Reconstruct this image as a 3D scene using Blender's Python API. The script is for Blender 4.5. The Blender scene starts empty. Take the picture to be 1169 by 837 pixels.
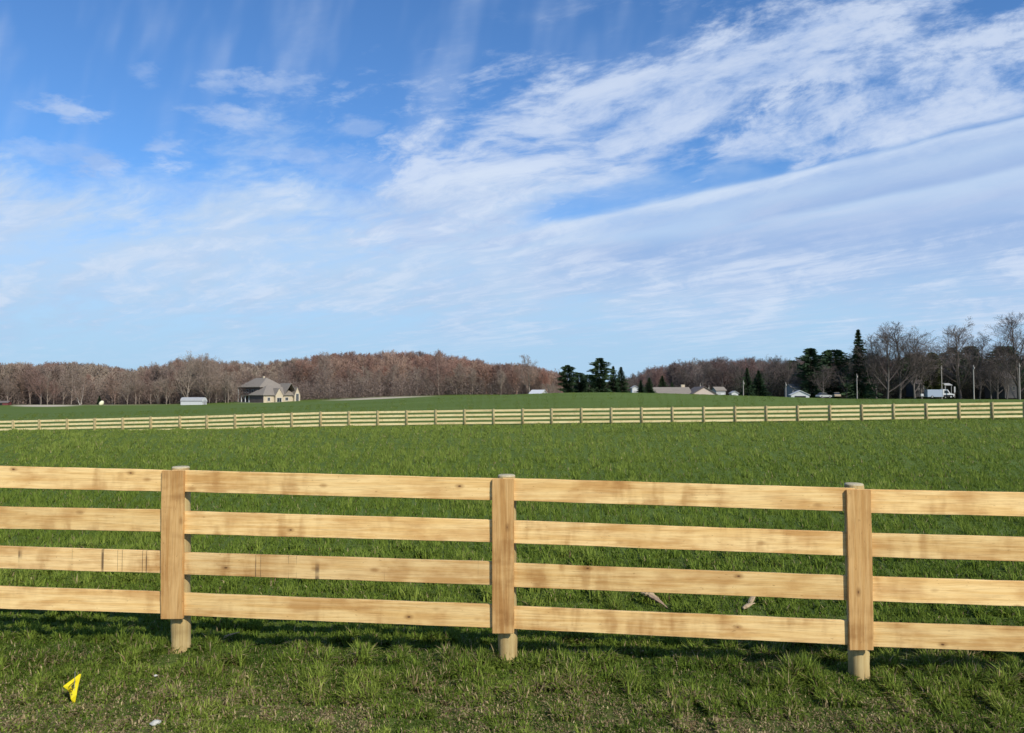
import bpy, math, random
import numpy as np
from mathutils import Vector, Matrix
random.seed(7); RNG = np.random.default_rng(7)
scn = bpy.context.scene
COL = scn.collection
R = math.radians
# ------------------------------------------------------------------ camera model (metres, z = 0 on the ground under the camera)
W0, H0, F = 1169.0, 837.0, 866.0
PITCH = math.atan((450-418.5)/F)
CZ = 1.68
def ray(px, py):
    x = (px-W0/2)/F; y = (H0/2-py)/F
    return x, math.cos(PITCH)-y*math.sin(PITCH), math.sin(PITCH)+y*math.cos(PITCH)
def at(px, py, D):
    x, y, z = ray(px, py); t = D/y
    return Vector((x*t, D, CZ+z*t))
def xat(px, D): return (px-W0/2)/F*D
# ------------------------------------------------------------------ numpy noise
def _hash(ix, iy, s):
    n = (ix.astype(np.int64)*374761393 + iy.astype(np.int64)*668265263 + s*1442695041) & 0xffffffff
    n = ((n ^ (n >> 13))*1274126177) & 0xffffffff
    return ((n ^ (n >> 16)) & 0xffff)/65535.0
def vnoise(x, y, s=0):
    ix = np.floor(x); iy = np.floor(y); fx = x-ix; fy = y-iy
    fx = fx*fx*(3-2*fx); fy = fy*fy*(3-2*fy)
    a = _hash(ix, iy, s); b = _hash(ix+1, iy, s); c = _hash(ix, iy+1, s); d = _hash(ix+1, iy+1, s)
    return (a*(1-fx)+b*fx)*(1-fy)+(c*(1-fx)+d*fx)*fy
def fbm(x, y, s=0, o=4):
    v = 0; a = 0.5; t = 0
    for i in range(o):
        v = v+a*vnoise(x*2**i+i*17.3, y*2**i-i*9.1, s+i); t += a; a *= 0.55
    return v/t
def sstep(a, b, x):
    t = np.clip((x-a)/(b-a), 0, 1); return t*t*(3-2*t)
# ------------------------------------------------------------------ terrain
TC = [-700, 0, 200, 366, 531, 664, 803, 983, 1169, 1900]
def zz(D, ys): return [-(y-450)*D/F for y in ys]
ROWS = [
 (0.0,  [-1.68]*10), (2.0, [-1.74]*10), (3.9, [-1.83]*10),
 (5.4,  [-1.90,-1.905,-1.905,-1.905,-1.91,-1.92,-1.94,-1.97,-1.98,-1.98]),
 (10,   [-2.02]*4+[-2.02,-2.02,-2.02,-2.03,-2.03,-2.03]),
 (20,   [-2.15,-2.15,-2.15,-2.15,-2.15,-2.15,-2.13,-2.1,-2.08,-2.08]),
 (30,   [-2.25,-2.25,-2.26,-2.27,-2.27,-2.26,-2.22,-2.14,-2.08,-2.08]),
 (50,   zz(50, [491.5,491.0,490.8,491,491,490.5,489,486,484,484])),
 (63,   zz(63, [498,496.5,492.5,488.5,486,484.2,482.8,480.1,478,476])),
 (90,   zz(90, [485,483,479,474,470,469,469,471,471,471])),
 (120,  zz(120,[479,478,473,467.5,460,455.5,457,461.5,464,464])),
 (150,  zz(150,[475,474,469,462.5,452.5,445.2,448.6,456,459,460])),
 (200,  zz(200,[471,470,466.5,460.5,453,453,457,455.0,456.2,457])),
 (250,  zz(250,[468,467.5,464.5,459,452,456,458,455.5,456,457])),
 (300,  zz(300,[461,460.8,462.6,459.0,450.6,453,455,454,454,455])),
 (340,  zz(340,[464,463,460,454,449,450,452,450,450,452])),
 (420,  zz(420,[447,446,445,430,436,441,438,440,440,440])),
 (520,  zz(520,[436,436,434,415,427,438,432,430,430,430])),
 (700,  zz(700,[436,436,434,418,430,438,434,432,432,432])),
 (4000, zz(4000,[449]*10))]
NL, NP = 420, 260
LD = np.linspace(math.log(1.0), math.log(4001.0), NL); PXG = np.linspace(-700, 1900, NP)
_rows = np.array([r[0]+1.0 for r in ROWS]); _tab = np.array([r[1] for r in ROWS])
_t1 = np.array([np.interp(PXG, TC, r) for r in _tab])
TAB = np.array([np.interp(np.exp(LD), _rows, _t1[:, j]) for j in range(NP)]).T
def blur(a, n, ax):
    k = np.ones(2*n+1)/(2*n+1)
    pad = [(0, 0), (0, 0)]; pad[ax] = (n, n)
    b = np.pad(a, pad, mode='edge')
    return np.apply_along_axis(lambda m: np.convolve(m, k, 'valid'), ax, b)
for _ in range(2): TAB = blur(blur(TAB, 3, 0), 5, 1)
def H(x, y, bumps=True):
    x = np.asarray(x, float); y = np.asarray(y, float)
    r = np.hypot(x, y); az = np.arctan2(x, y); azc = np.clip(az, -0.975, 0.975)
    D = r*np.cos(azc); px = np.clip(W0/2+F*np.tan(azc), -700, 1899.9)
    i = (np.log(D+1)-LD[0])/(LD[1]-LD[0]); i = np.clip(i, 0, NL-1.001); i0 = i.astype(int); fi = i-i0
    j = (px-PXG[0])/(PXG[1]-PXG[0]); j = np.clip(j, 0, NP-1.001); j0 = j.astype(int); fj = j-j0
    z = (TAB[i0, j0]*(1-fj)+TAB[i0, j0+1]*fj)*(1-fi)+(TAB[i0+1, j0]*(1-fj)+TAB[i0+1, j0+1]*fj)*fi
    if bumps:
        z = z+(fbm(x*1.6, y*1.6, 3, 3)-.5)*0.055*np.clip(r/4, 0, 1)*np.clip((120-r)/60, 0, 1)
    return z+CZ
def Hs(x, y, b=True): return float(H(np.array([x]), np.array([y]), b)[0])
def dryness(x, y):      # worn, thin turf on the near verge
    n = fbm(x*1.1+3, y*1.9, 21, 4); n2 = fbm(x*3.3, y*3.3, 31, 3)
    base = 1-sstep(4.35, 5.25, y)
    return np.clip(sstep(.44, .56, n*.6+n2*.4+base*.08-.03), 0, 1)*base*(0.45+.35*sstep(.4,.6,n2))
# ------------------------------------------------------------------ object helpers
def tag(o, label=None, cat=None, group=None, kind=None):
    if label: o['label'] = label
    if cat: o['category'] = cat
    if group: o['group'] = group
    if kind: o['kind'] = kind
    return o
def empty(name, loc, rz=0.0):
    o = bpy.data.objects.new(name, None); COL.objects.link(o); o.location = loc; o.rotation_euler = (0, 0, rz)
    o.empty_display_size = 0.3
    return o
def mesh_np(name, V, Fq, mats, smooth=False, attr=None):
    """V (n,3); Fq (m,k) or list of faces"""
    me = bpy.data.meshes.new(name)
    if isinstance(Fq, np.ndarray):
        m, k = Fq.shape
        me.vertices.add(len(V)); me.vertices.foreach_set('co', np.ascontiguousarray(V, dtype=np.float32).ravel())
        me.loops.add(m*k); me.loops.foreach_set('vertex_index', np.ascontiguousarray(Fq, dtype=np.int32).ravel())
        me.polygons.add(m); me.polygons.foreach_set('loop_start', np.arange(0, m*k, k, dtype=np.int32))
        me.update(calc_edges=True)
    else:
        me.from_pydata([tuple(v) for v in V], [], Fq)
    if attr is not None:
        for nm, arr in attr.items():
            a = me.color_attributes.new(nm, 'FLOAT_COLOR', 'POINT')
            a.data.foreach_set('color', np.ascontiguousarray(arr, dtype=np.float32).ravel())
    for mm in (mats if isinstance(mats, (list, tuple)) else [mats]): me.materials.append(mm)
    me.polygons.foreach_set('use_smooth', [smooth]*len(me.polygons))
    me.update()
    return me
def obj(name, me, parent=None, loc=None):
    o = bpy.data.objects.new(name, me); COL.objects.link(o)
    if parent: o.parent = parent
    if loc is not None: o.location = loc
    return o
class MB:
    def __init__(s): s.v = []; s.f = []
    def box(s, x0, x1, y0, y1, z0, z1):
        b = len(s.v)
        s.v += [(x, y, z) for z in (z0, z1) for y in (y0, y1) for x in (x0, x1)]
        s.f += [[b+i for i in q] for q in ((0,2,3,1),(4,5,7,6),(0,1,5,4),(2,6,7,3),(0,4,6,2),(1,3,7,5))]
        return s
    def prism(s, poly, axis, a, b_):   # polygon in the plane across axis, pulled from a to b_
        n = len(poly); b = len(s.v)
        for t in (a, b_):
            for (p, q) in poly:
                s.v.append({'x': (t, p, q), 'y': (p, t, q), 'z': (p, q, t)}[axis])
        s.f.append([b+i for i in range(n)][::-1]); s.f.append([b+n+i for i in range(n)])
        for i in range(n):
            j = (i+1) % n; s.f.append([b+i, b+j, b+n+j, b+n+i])
        return s
    def hull(s, pts, faces):
        b = len(s.v); s.v += pts; s.f += [[b+i for i in q] for q in faces]; return s
    def tube(s, p0, p1, r0, r1, n=10, cap=True):
        p0 = Vector(p0); p1 = Vector(p1); d = (p1-p0).normalized()
        u = d.orthogonal().normalized(); w = d.cross(u); b = len(s.v)
        for p, r in ((p0, r0), (p1, r1)):
            for i in range(n):
                a = 2*math.pi*i/n; s.v.append(tuple(p+u*(r*math.cos(a))+w*(r*math.sin(a))))
        for i in range(n):
            j = (i+1) % n; s.f.append([b+i, b+j, b+n+j, b+n+i])
        if cap: s.f.append([b+i for i in range(n)][::-1]); s.f.append([b+n+i for i in range(n)])
        return s
    def build(s, name, mat, parent=None, smooth=False, bevel=0.0, loc=None):
        import bmesh
        me = bpy.data.meshes.new(name); me.from_pydata([tuple(v) for v in s.v], [], s.f)
        bm = bmesh.new(); bm.from_mesh(me); bmesh.ops.recalc_face_normals(bm, faces=bm.faces[:])
        if bevel > 0: bmesh.ops.bevel(bm, geom=bm.edges[:], offset=bevel, segments=2, affect='EDGES', clamp_overlap=True)
        bm.to_mesh(me); bm.free(); me.materials.append(mat)
        me.polygons.foreach_set('use_smooth', [smooth]*len(me.polygons)); me.update()
        return obj(name, me, parent, loc)
# ------------------------------------------------------------------ materials
class NT:
    def __init__(s, tree): s.t = tree; s.n = tree.nodes; s.l = tree.links
    def node(s, typ, **kw):
        n = s.n.new(typ)
        for k, v in kw.items(): setattr(n, k, v)
        return n
    def set(s, sock, v):
        if isinstance(v, E): s.l.new(v.s, sock)
        elif hasattr(v, 'is_output'): s.l.new(v, sock)
        else: sock.default_value = v
    def math(s, op, a, b=0.0, c=0.0, clamp=False):
        n = s.node('ShaderNodeMath', operation=op, use_clamp=clamp)
        for i, v in enumerate((a, b, c)): s.set(n.inputs[i], v)
        return E(s, n.outputs[0])
    def noise(s, vec, scale, detail=4, rough=.55, dist=0.0, color=False, dims='3D'):
        n = s.node('ShaderNodeTexNoise', noise_dimensions=dims); s.set(n.inputs['Vector'], vec)
        n.inputs['Scale'].default_value = scale; n.inputs['Detail'].default_value = detail
        n.inputs['Roughness'].default_value = rough; n.inputs['Distortion'].default_value = dist
        return E(s, n.outputs['Color' if color else 'Fac'])
    def sstep(s, a, b, x):
        n = s.node('ShaderNodeMapRange', interpolation_type='SMOOTHSTEP')
        s.set(n.inputs['Value'], x); s.set(n.inputs['From Min'], a); s.set(n.inputs['From Max'], b)
        return E(s, n.outputs[0])
    def vec(s, x, y, z=0.0):
        n = s.node('ShaderNodeCombineXYZ')
        for i, v in enumerate((x, y, z)): s.set(n.inputs[i], v)
        return E(s, n.outputs[0])
    def sep(s, v):
        n = s.node('ShaderNodeSeparateXYZ'); s.set(n.inputs[0], v)
        return [E(s, o) for o in n.outputs]
    def mix(s, fac, a, b, blend='MIX'):
        n = s.node('ShaderNodeMix', data_type='RGBA', blend_type=blend)
        s.set(n.inputs[0], fac)
        for i, v in ((6, a), (7, b)):
            if isinstance(v, tuple) and len(v) == 3: v = v+(1.0,)
            s.set(n.inputs[i], v)
        return E(s, n.outputs[2])
class E:
    def __init__(s, nt, sock): s.nt = nt; s.s = sock
    def __add__(a, b): return a.nt.math('ADD', a, b)
    __radd__ = __add__
    def __mul__(a, b): return a.nt.math('MULTIPLY', a, b)
    __rmul__ = __mul__
    def __sub__(a, b): return a.nt.math('SUBTRACT', a, b)
    def __rsub__(a, b): return a.nt.math('SUBTRACT', b, a)
    def __truediv__(a, b): return a.nt.math('DIVIDE', a, b)
def new_mat(name, rough=.85, spec=.25):
    m = bpy.data.materials.new(name); m.use_nodes = True; nt = NT(m.node_tree)
    bs = m.node_tree.nodes['Principled BSDF']; bs.inputs['Roughness'].default_value = rough
    bs.inputs['Specular IOR Level'].default_value = spec
    return m, nt, bs
def coord(nt, which='Object'):
    return nt.node('ShaderNodeTexCoord').outputs[which]
def simple(name, col, rough=.8, var=.18, scale=3.0, spec=.25, bump=0.0):
    m, nt, bs = new_mat(name, rough, spec)
    n = nt.noise(coord(nt), scale, 5, .6)
    c = nt.mix(n, tuple(x*(1-var) for x in col), tuple(min(1, x*(1+var)) for x in col))
    nt.set(bs.inputs['Base Color'], c)
    if bump:
        b = nt.node('ShaderNodeBump'); b.inputs['Strength'].default_value = bump; nt.set(b.inputs['Height'], n); nt.set(bs.inputs['Normal'], b.outputs[0])
    return m
def wood(name, light, mid, dark, axis='x', rough=.78, knots=True, bars=0.0):
    """sawn pine: long grain along the given local axis, brown stain clouds, knots"""
    m, nt, bs = new_mat(name, rough, .25)
    x, y, z = nt.sep(coord(nt)); rnd = E(nt, nt.node('ShaderNodeObjectInfo').outputs['Random'])*37.0
    if axis == 'x': l, a, b = x, z, y
    else: l, a, b = z, x, y
    l = l+rnd
    g = nt.noise(nt.vec(l*1.2, a*30.0+rnd, b*30.0), 1.0, 6, .62, .7)
    fine = nt.noise(nt.vec(l*6.0, a*160.0+rnd, b*160.0), 1.0, 3, .6)
    cloud = nt.noise(nt.vec(l*2.8, a*6.0+rnd, b*6.0), 1.0, 4, .55, .25)
    flame = nt.noise(nt.vec(l*9.0, a*3.2+rnd*2.0, b*3.0), 1.0, 3, .5, .15)
    c = nt.mix(nt.sstep(.36, .66, g), light, mid)
    c = nt.mix(nt.sstep(.42, .70, cloud+(g-.5)*.2)*.52, c, dark)
    big = nt.noise(nt.vec(l*.9, a*1.5+rnd, b*1.5), 1.0, 3, .5)
    c = nt.mix(nt.sstep(.42, .72, flame+(g-.5)*.25+(fine-.5)*.12)*nt.sstep(.40, .64, big)*.66, c, tuple(v*.78 for v in dark))
    c = nt.mix(nt.sstep(.45, .72, fine)*.30, c, tuple(v*.55 for v in dark))
    pale = nt.noise(nt.vec(l*3.3+9.0, a*5.0+rnd, b*4.0), 1.0, 4, .6)
    c = nt.mix(nt.sstep(.55, .75, pale)*.4, c, tuple(min(1, v*1.12+.03) for v in light))
    if knots:
        v = nt.node('ShaderNodeTexVoronoi', feature='F1', distance='EUCLIDEAN'); v.inputs['Scale'].default_value = 1.0
        v.inputs['Randomness'].default_value = 1.0
        nt.set(v.inputs['Vector'], nt.vec(l*3.4+nt.noise(nt.vec(l*40., a*40., b), 1., 2)*.03, a*6.5+rnd, rnd))
        d = E(nt, v.outputs['Distance'])
        c = nt.mix((1.0-nt.sstep(.045, .16, d))*.55, c, tuple(v_*.6 for v_ in dark))
        c = nt.mix((1.0-nt.sstep(.02, .055, d))*.9, c, (.10, .045, .018))
    speck = nt.noise(nt.vec(l*22.0, a*60.0+rnd, b*60.0), 1.0, 3, .6)
    c = nt.mix(nt.sstep(.66, .74, speck)*.5, c, tuple(v*.5 for v in dark))
    tone = E(nt, nt.node('ShaderNodeObjectInfo').outputs['Random'])
    c = nt.mix(1.0, c, nt.mix(tone, (.86,.84,.80), (1.05,1.04,1.03)), 'MULTIPLY')
    if bars:      # saw burns across the board
        w = nt.noise(nt.vec(l*5.0, 0.0, rnd), 1.0, 2, .5)
        bb = nt.math('ABSOLUTE', w-.5)
        c = nt.mix((1.0-nt.sstep(.0, .010, bb))*bars*nt.sstep(.4, .6, nt.noise(nt.vec(l*2.0, a*6.0, rnd), 1.0, 3)), c, (.09, .055, .03))
    nt.set(bs.inputs['Base Color'], c)
    bp = nt.node('ShaderNodeBump'); bp.inputs['Strength'].default_value = .35; bp.inputs['Distance'].default_value = .004
    nt.set(bp.inputs['Height'], g*.6+fine*.4); nt.set(bs.inputs['Normal'], bp.outputs[0])
    return m
M = {}
M['rail'] = wood('sawn_rail_wood', (.90,.635,.285), (.78,.495,.185), (.44,.19,.045))
M['rail_burn'] = wood('saw_burned_rail_wood', (.86,.61,.285), (.75,.48,.19), (.40,.175,.042), bars=.9)
M['face'] = wood('sawn_face_board_wood', (.66,.41,.165), (.53,.29,.095), (.34,.15,.040), axis='z')
M['post'] = wood('treated_round_post_wood', (.56,.43,.20), (.46,.33,.135), (.31,.195,.075), axis='z', knots=True)
M['post_top'] = simple('weathered_post_top', (.46,.39,.24), .9, .4, 60)
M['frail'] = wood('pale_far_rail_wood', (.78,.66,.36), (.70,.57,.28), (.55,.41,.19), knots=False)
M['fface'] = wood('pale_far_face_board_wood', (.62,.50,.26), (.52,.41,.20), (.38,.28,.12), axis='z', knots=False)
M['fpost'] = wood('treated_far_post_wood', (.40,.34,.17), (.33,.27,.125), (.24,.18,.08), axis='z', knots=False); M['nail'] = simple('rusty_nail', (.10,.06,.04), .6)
# ------------------------------------------------------------------ ground
def ground_material():
    m, nt, bs = new_mat('field_and_soil', .95, .1)
    at_ = nt.node('ShaderNodeAttribute'); at_.attribute_name = 'zone'
    r, g, b = nt.sep(at_.outputs['Color'])
    P = coord(nt, 'Object'); x, y, z = nt.sep(P)
    n1 = nt.noise(P, .09, 5, .6); n2 = nt.noise(P, 2.2, 6, .65); n3 = nt.noise(P, 14.0, 5, .7); n4 = nt.noise(nt.vec(x*.02, y*.12, 0.), 1., 4, .6)
    grass = nt.mix(n1, (.088,.130,.022), (.120,.160,.030))
    grass = nt.mix(nt.sstep(.35, .68, n2)*.45, grass, (.070,.115,.020))
    grass = nt.mix(nt.sstep(.42, .62, n4)*.35, grass, (.125,.180,.040))
    n5 = nt.noise(P, 70.0, 4, .7); soil = nt.mix(nt.sstep(.35, .65, n3*.5+n5*.5), (.055,.036,.020), (.20,.14,.08))
    near = nt.mix(nt.sstep(.35, .55, n3), soil, nt.mix(.3, grass, (.10,.10,.03)))
    c = nt.mix(r, grass, near)
    litter = nt.mix(n2, (.085,.060,.042), (.15,.105,.075))
    c = nt.mix(g, c, litter)
    tan = nt.mix(n2, (.44,.37,.26), (.58,.50,.38))
    c = nt.mix(b, c, tan)
    nt.set(bs.inputs['Base Color'], c)
    bp = nt.node('ShaderNodeBump'); bp.inputs['Strength'].default_value = .9; bp.inputs['Distance'].default_value = .05
    nt.set(bp.inputs['Height'], n3*.5+n2*.5); nt.set(bs.inputs['Normal'], bp.outputs[0])
    return m
def ellipse(px, D, cx, cy, rx, ry): return np.clip(1.6-1.6*np.sqrt(((px-cx)/rx)**2+((D-cy)/ry)**2)*1.0, 0, 1)
def build_ground():
    rad = np.concatenate([[0.0], np.exp(np.linspace(math.log(.6), math.log(4500), 430))])
    a1 = np.linspace(-1.0, 1.0, 420); a2 = np.linspace(1.0, 2*math.pi-1.0, 120)[1:-1]
    az = np.concatenate([a1, a2]); na = len(az); nr = len(rad)
    RR, AA = np.meshgrid(rad, az, indexing='ij')
    x = RR*np.sin(AA); y = RR*np.cos(AA); z = H(x, y)
    V = np.stack([x, y, z], -1).reshape(-1, 3)
    i = np.arange(nr-1)[:, None]; j = np.arange(na)[None, :]; jn = (j+1) % na
    Fq = np.stack([i*na+j, i*na+jn, (i+1)*na+jn, (i+1)*na+j], -1).reshape(-1, 4)[:, ::-1]
    px = np.where(y > .1, W0/2+F*x/np.maximum(y, .1), np.where(x < 0, -700, 1900)).ravel(); D = y.ravel(); xx = x.ravel()
    r = 0.35+0.65*dryness(xx, D); r = r*(D < 14); r = r*(1-sstep(8, 14, D))
    wob = (fbm(xx*.05, D*.05, 5, 3)-.5)
    edge = np.interp(px, [-700, 0, 200, 262, 350, 470, 560, 640, 700, 820, 950, 1169, 1900], [300, 300, 305, 318, 318, 318, 312, 300, 262, 262, 262, 262, 262])
    g = sstep(-4, 8, D-edge+wob*14)
    strip = ellipse(px, D, 50, 282, 46, 17)*(px > 12)*1.3+ellipse(px, D, 120, 292, 120, 6)*.5+ellipse(px, D, 435, 300, 72, 26)*.9+ellipse(px, D, 1108, 232, 26, 26)*.9+ellipse(px, D, 1030, 218, 60, 4)*.3+ellipse(px, D, 300, 297, 45, 5)*.35
    b = np.clip(strip, 0, 1); g = g*(1-b)
    attr = np.stack([r, g, b, np.ones_like(r)], -1)
    me = mesh_np('ground', V, Fq, ground_material(), True, {'zone': attr})
    o = obj('ground', me); tag(o, kind='structure'); return o
build_ground()
# ------------------------------------------------------------------ grass
def grass_material(name):
    m, nt, bs = new_mat(name, .7, .08)
    at_ = nt.node('ShaderNodeAttribute'); at_.attribute_name = 'tint'
    nt.set(bs.inputs['Base Color'], at_.outputs['Color'])
    tr = nt.node('ShaderNodeBsdfTranslucent'); nt.set(tr.inputs['Color'], at_.outputs['Color'])
    mx = nt.node('ShaderNodeMixShader'); mx.inputs[0].default_value = .3
    nt.l.new(bs.outputs[0], mx.inputs[1]); nt.l.new(tr.outputs[0], mx.inputs[2])
    nt.l.new(mx.outputs[0], m.node_tree.nodes['Material Output'].inputs['Surface'])
    return m
GM = grass_material('grass_blades')
G_DARK = np.array([.058,.100,.013]); G_MID = np.array([.148,.204,.027]); G_LITE = np.array([.35,.39,.080]); G_STRAW = np.array([.46,.37,.19]); G_BROWN = np.array([.17,.11,.055])
CLEAR = [(-2.42, 5.40, .17, .36, .30), (-.037, 5.16, .17, .36, .30), (2.27, 4.88, .17, .36, .40), (-2.01, 4.28, .09, .16, .12), (-2.36, 5.02, .06, .14, .25), (-2.67, 4.56, .11, .17, .3), (1.26, 6.75, .22, .28, .35), (2.16, 6.72, .2, .28, .35)]
def fenceD(u): return 5.384/(1+.0857*u)
def blades(n, D0, D1, umax, seed, segs, field):
    rg = np.random.default_rng(seed)
    D = np.exp(rg.uniform(math.log(D0), math.log(D1), n)); u = rg.uniform(-umax, umax, n)
    x = u*D; y = D
    # clumping: pull part of the blades towards tuft centres
    cell = 0.06+0.012*D
    cx = (np.floor(x/cell)+.5+(_hash(np.floor(x/cell), np.floor(y/cell), 5)-.5)*.9)*cell
    cy = (np.floor(y/cell)+.5+(_hash(np.floor(x/cell), np.floor(y/cell), 6)-.5)*.9)*cell
    pull = rg.uniform(0, 1, n)**1.5*.75
    x = x+(cx-x)*pull; y = y+(cy-y)*pull
    tuft = _hash(np.floor(x/cell), np.floor(y/cell), 9)
    dry = dryness(x, y); big = fbm(x*.5, y*.5, 12, 3); med = fbm(x*2.2, y*2.2, 14, 3)
    fd = y-(5.384-.0857*x)                       # distance behind the near fence
    L = rg.uniform(.045, .10, n)*(0.40+1.2*tuft**1.3)
    if not field: L = L*.82
    if field:
        L *= 1.0+.35*sstep(.4, .65, big)
        row = .5+.5*np.sin((y*1.0+x*.06)*2.1+fbm(x*.08, y*.08, 2, 2)*9)
        L *= .8+.3*row
        L *= (1+np.clip(D/60, 0, 1)*.6)*(1-.6*sstep(62, 70, D))
    else:
        tall = sstep(-.75, -.1, fd)*(0.7+.9*sstep(-1.5, 2.5, x))*sstep(.35, .6, med)
        L *= (1-.55*dry)*(1+.6*tall)
        keep_short = 1-sstep(.5, 1.6, -fd); L *= .66+.34*keep_short
    for (qx, qy, rx, ry, f) in CLEAR:
        e_ = ((x-qx)/rx)**2+((y-qy)/ry)**2
        L = L*np.where(e_ < 1, f+(1-f)*e_, 1)
    keep = rg.uniform(0, 1, n) > dry*.42
    x, y, D, u, L, tuft, dry, big, med, fd = [a[keep] for a in (x, y, D, u, L, tuft, dry, big, med, fd)]; n = len(x)
    z = H(x, y)-.008
    w = (.0042+.0009*D)*rg.uniform(.6, 1.35, n)*(.75+.5*tuft)*(1.0 if not field else 1.1)
    hd = rg.uniform(0, 2*math.pi, n); lean = rg.uniform(.15, 1.15, n)
    lie = rg.uniform(0, 1, n) < (.14+.45*dry+(0 if field else .12))
    lean = np.where(lie, rg.uniform(1.2, 1.5, n), lean)
    dx = np.cos(hd); dy = np.sin(hd)
    # ribbon width direction: across the blade, turned a bit at random
    wa = hd+math.pi/2+rg.uniform(-.7, .7, n); wx = np.cos(wa)*w/2; wy = np.sin(wa)*w/2
    s1 = lean*.45; m_h = L*.55*np.cos(s1); m_r = L*.55*np.sin(s1)
    s2 = np.minimum(lean*1.35, 1.62); t_h = m_h+L*.45*np.cos(s2); t_r = m_r+L*.45*np.sin(s2)
    z0 = z+np.where(lie, .012, 0)
    rgb = np.empty((n, 3)); k = rg.uniform(0, 1, n)
    a = np.clip(.12+.5*k+.9*(big-.5)+.55*(tuft-.5), 0, 1)[:, None]
    rgb[:] = np.where(a < .5, G_DARK+(G_MID-G_DARK)*a*2, G_MID+(G_LITE-G_MID)*(a-.5)*2*.75)
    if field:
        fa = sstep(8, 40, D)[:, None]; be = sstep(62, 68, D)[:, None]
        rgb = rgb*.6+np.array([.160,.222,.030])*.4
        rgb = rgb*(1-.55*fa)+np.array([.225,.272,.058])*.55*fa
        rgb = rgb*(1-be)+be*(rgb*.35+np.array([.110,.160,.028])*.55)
    pstraw = (.03 if field else .10)+.62*dry+(0 if field else .16*sstep(.55, .72, med))
    st = rg.uniform(0, 1, n) < pstraw
    mixs = rg.uniform(0, 1, n)[:, None]
    rgb = np.where(st[:, None], G_BROWN+(G_STRAW-G_BROWN)*mixs, rgb)
    rgb *= rg.uniform(.8 if field else .6, 1.2 if field else 1.4, n)[:, None]
    P = lambda r_, h_, sx: np.stack([x+dx*r_+wx*sx, y+dy*r_+wy*sx, z0+h_], -1)
    zero = np.zeros(n)
    if segs == 2:
        V = np.stack([P(zero, zero, 1), P(zero, zero, -1), P(m_r, m_h, -.85), P(m_r, m_h, .85), P(t_r, t_h, 0)], 1)
        b = np.arange(n)[:, None]*5
        tris = np.concatenate([b+np.array([[0,1,2]]), b+np.array([[0,2,3]]), b+np.array([[3,2,4]])], 0); nv = 5
    else:
        V = np.stack([P(zero, zero, 1), P(zero, zero, -1), P(t_r, t_h*1.0+.01, 0)], 1)
        b = np.arange(n)[:, None]*3; tris = b+np.array([[0,1,2]]); nv = 3
    colr = np.repeat(np.concatenate([rgb, np.ones((n, 1))], 1), nv, 0)
    return V.reshape(-1, 3), tris, colr
def join(parts):
    off = 0; Vs = []; Fs = []; Cs = []
    for V, T, C in parts:
        Vs.append(V); Fs.append(T+off); Cs.append(C); off += len(V)
    return np.concatenate(Vs), np.concatenate(Fs), np.concatenate(Cs)
V, T, C = join([blades(390000, 3.3, 5.9, .86, 11, 2, False)])
tag(obj('verge_grass', mesh_np('verge_grass', V, T, GM, False, {'tint': C})), 'patchy short grass with dry straw and bare soil in front of near fence', 'grass', kind='stuff')
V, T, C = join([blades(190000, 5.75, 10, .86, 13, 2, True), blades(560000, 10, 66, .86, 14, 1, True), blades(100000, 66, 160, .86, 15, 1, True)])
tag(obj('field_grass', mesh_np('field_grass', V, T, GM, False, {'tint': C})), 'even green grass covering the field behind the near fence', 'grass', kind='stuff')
# ------------------------------------------------------------------ near fence
FD = lambda X: 5.384-.0857*X
UX = Vector((1, -.0857, 0)).normalized(); UY = Vector((.0857, 1, 0)).normalized()   # along and away from the camera
def fp(px, py):
    x, y, z = ray(px, py); u = x/y; D = 5.384/(1+.0857*u); t = D/y
    return Vector((x*t, D, CZ+z*t))
fence = empty('board_fence', (0, 5.384, Hs(0, 5.384)))
tag(fence, 'near four-board fence of fresh tan pine on round posts', 'fence')
FO = Vector(fence.location)
def board(name, p_tl, p_tr, p_bl, p_br, front, thick, mat, seed, vertical=False):
    """board with measured corners on the fence plane, slightly wavy edges; front = offset of its front face towards the camera"""
    rg = random.Random(seed); c = (p_tl+p_tr+p_bl+p_br)/4; n = 14
    vs = []; fs = []
    for i in range(n+1):
        t = i/n
        if not vertical: a = p_tl.lerp(p_tr, t); b = p_bl.lerp(p_br, t)
        else: a = p_tl.lerp(p_bl, t); b = p_tr.lerp(p_br, t)
        j1 = rg.uniform(-1, 1)*.0014; j2 = rg.uniform(-1, 1)*.0014; bow = math.sin(t*math.pi)*.004*rg.choice((1, 1, .6))
        if not vertical: a = a+Vector((0, 0, j1)); b = b+Vector((0, 0, j2))
        else: a = a+UX*j1; b = b+UX*j2
        for p, off in ((a, -front-bow), (b, -front-bow), (b, -front+thick-bow), (a, -front+thick-bow)):
            q = p+UY*off-c; vs.append((q.dot(UX), q.dot(UY), q.z))
    for i in range(n):
        for k in range(4):
            k2 = (k+1) % 4; fs.append([i*4+k, i*4+k2, i*4+4+k2, i*4+4+k])
    fs.append([3, 2, 1, 0]); fs.append([n*4+k for k in range(4)])
    import bmesh
    me = bpy.data.meshes.new(name); me.from_pydata(vs, [], fs); bm = bmesh.new(); bm.from_mesh(me)
    bmesh.ops.recalc_face_normals(bm, faces=bm.faces[:])
    es = [e for e in bm.edges if len(e.link_faces) == 2 and e.calc_face_angle(0) > .7]
    bmesh.ops.bevel(bm, geom=es, offset=.0025, segments=2, affect='EDGES', clamp_overlap=True)
    bm.to_mesh(me); bm.free(); me.materials.append(mat)
    o = obj(name, me, fence, c-FO); o.rotation_euler = (0, 0, math.atan2(UX.y, UX.x)); return o
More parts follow.
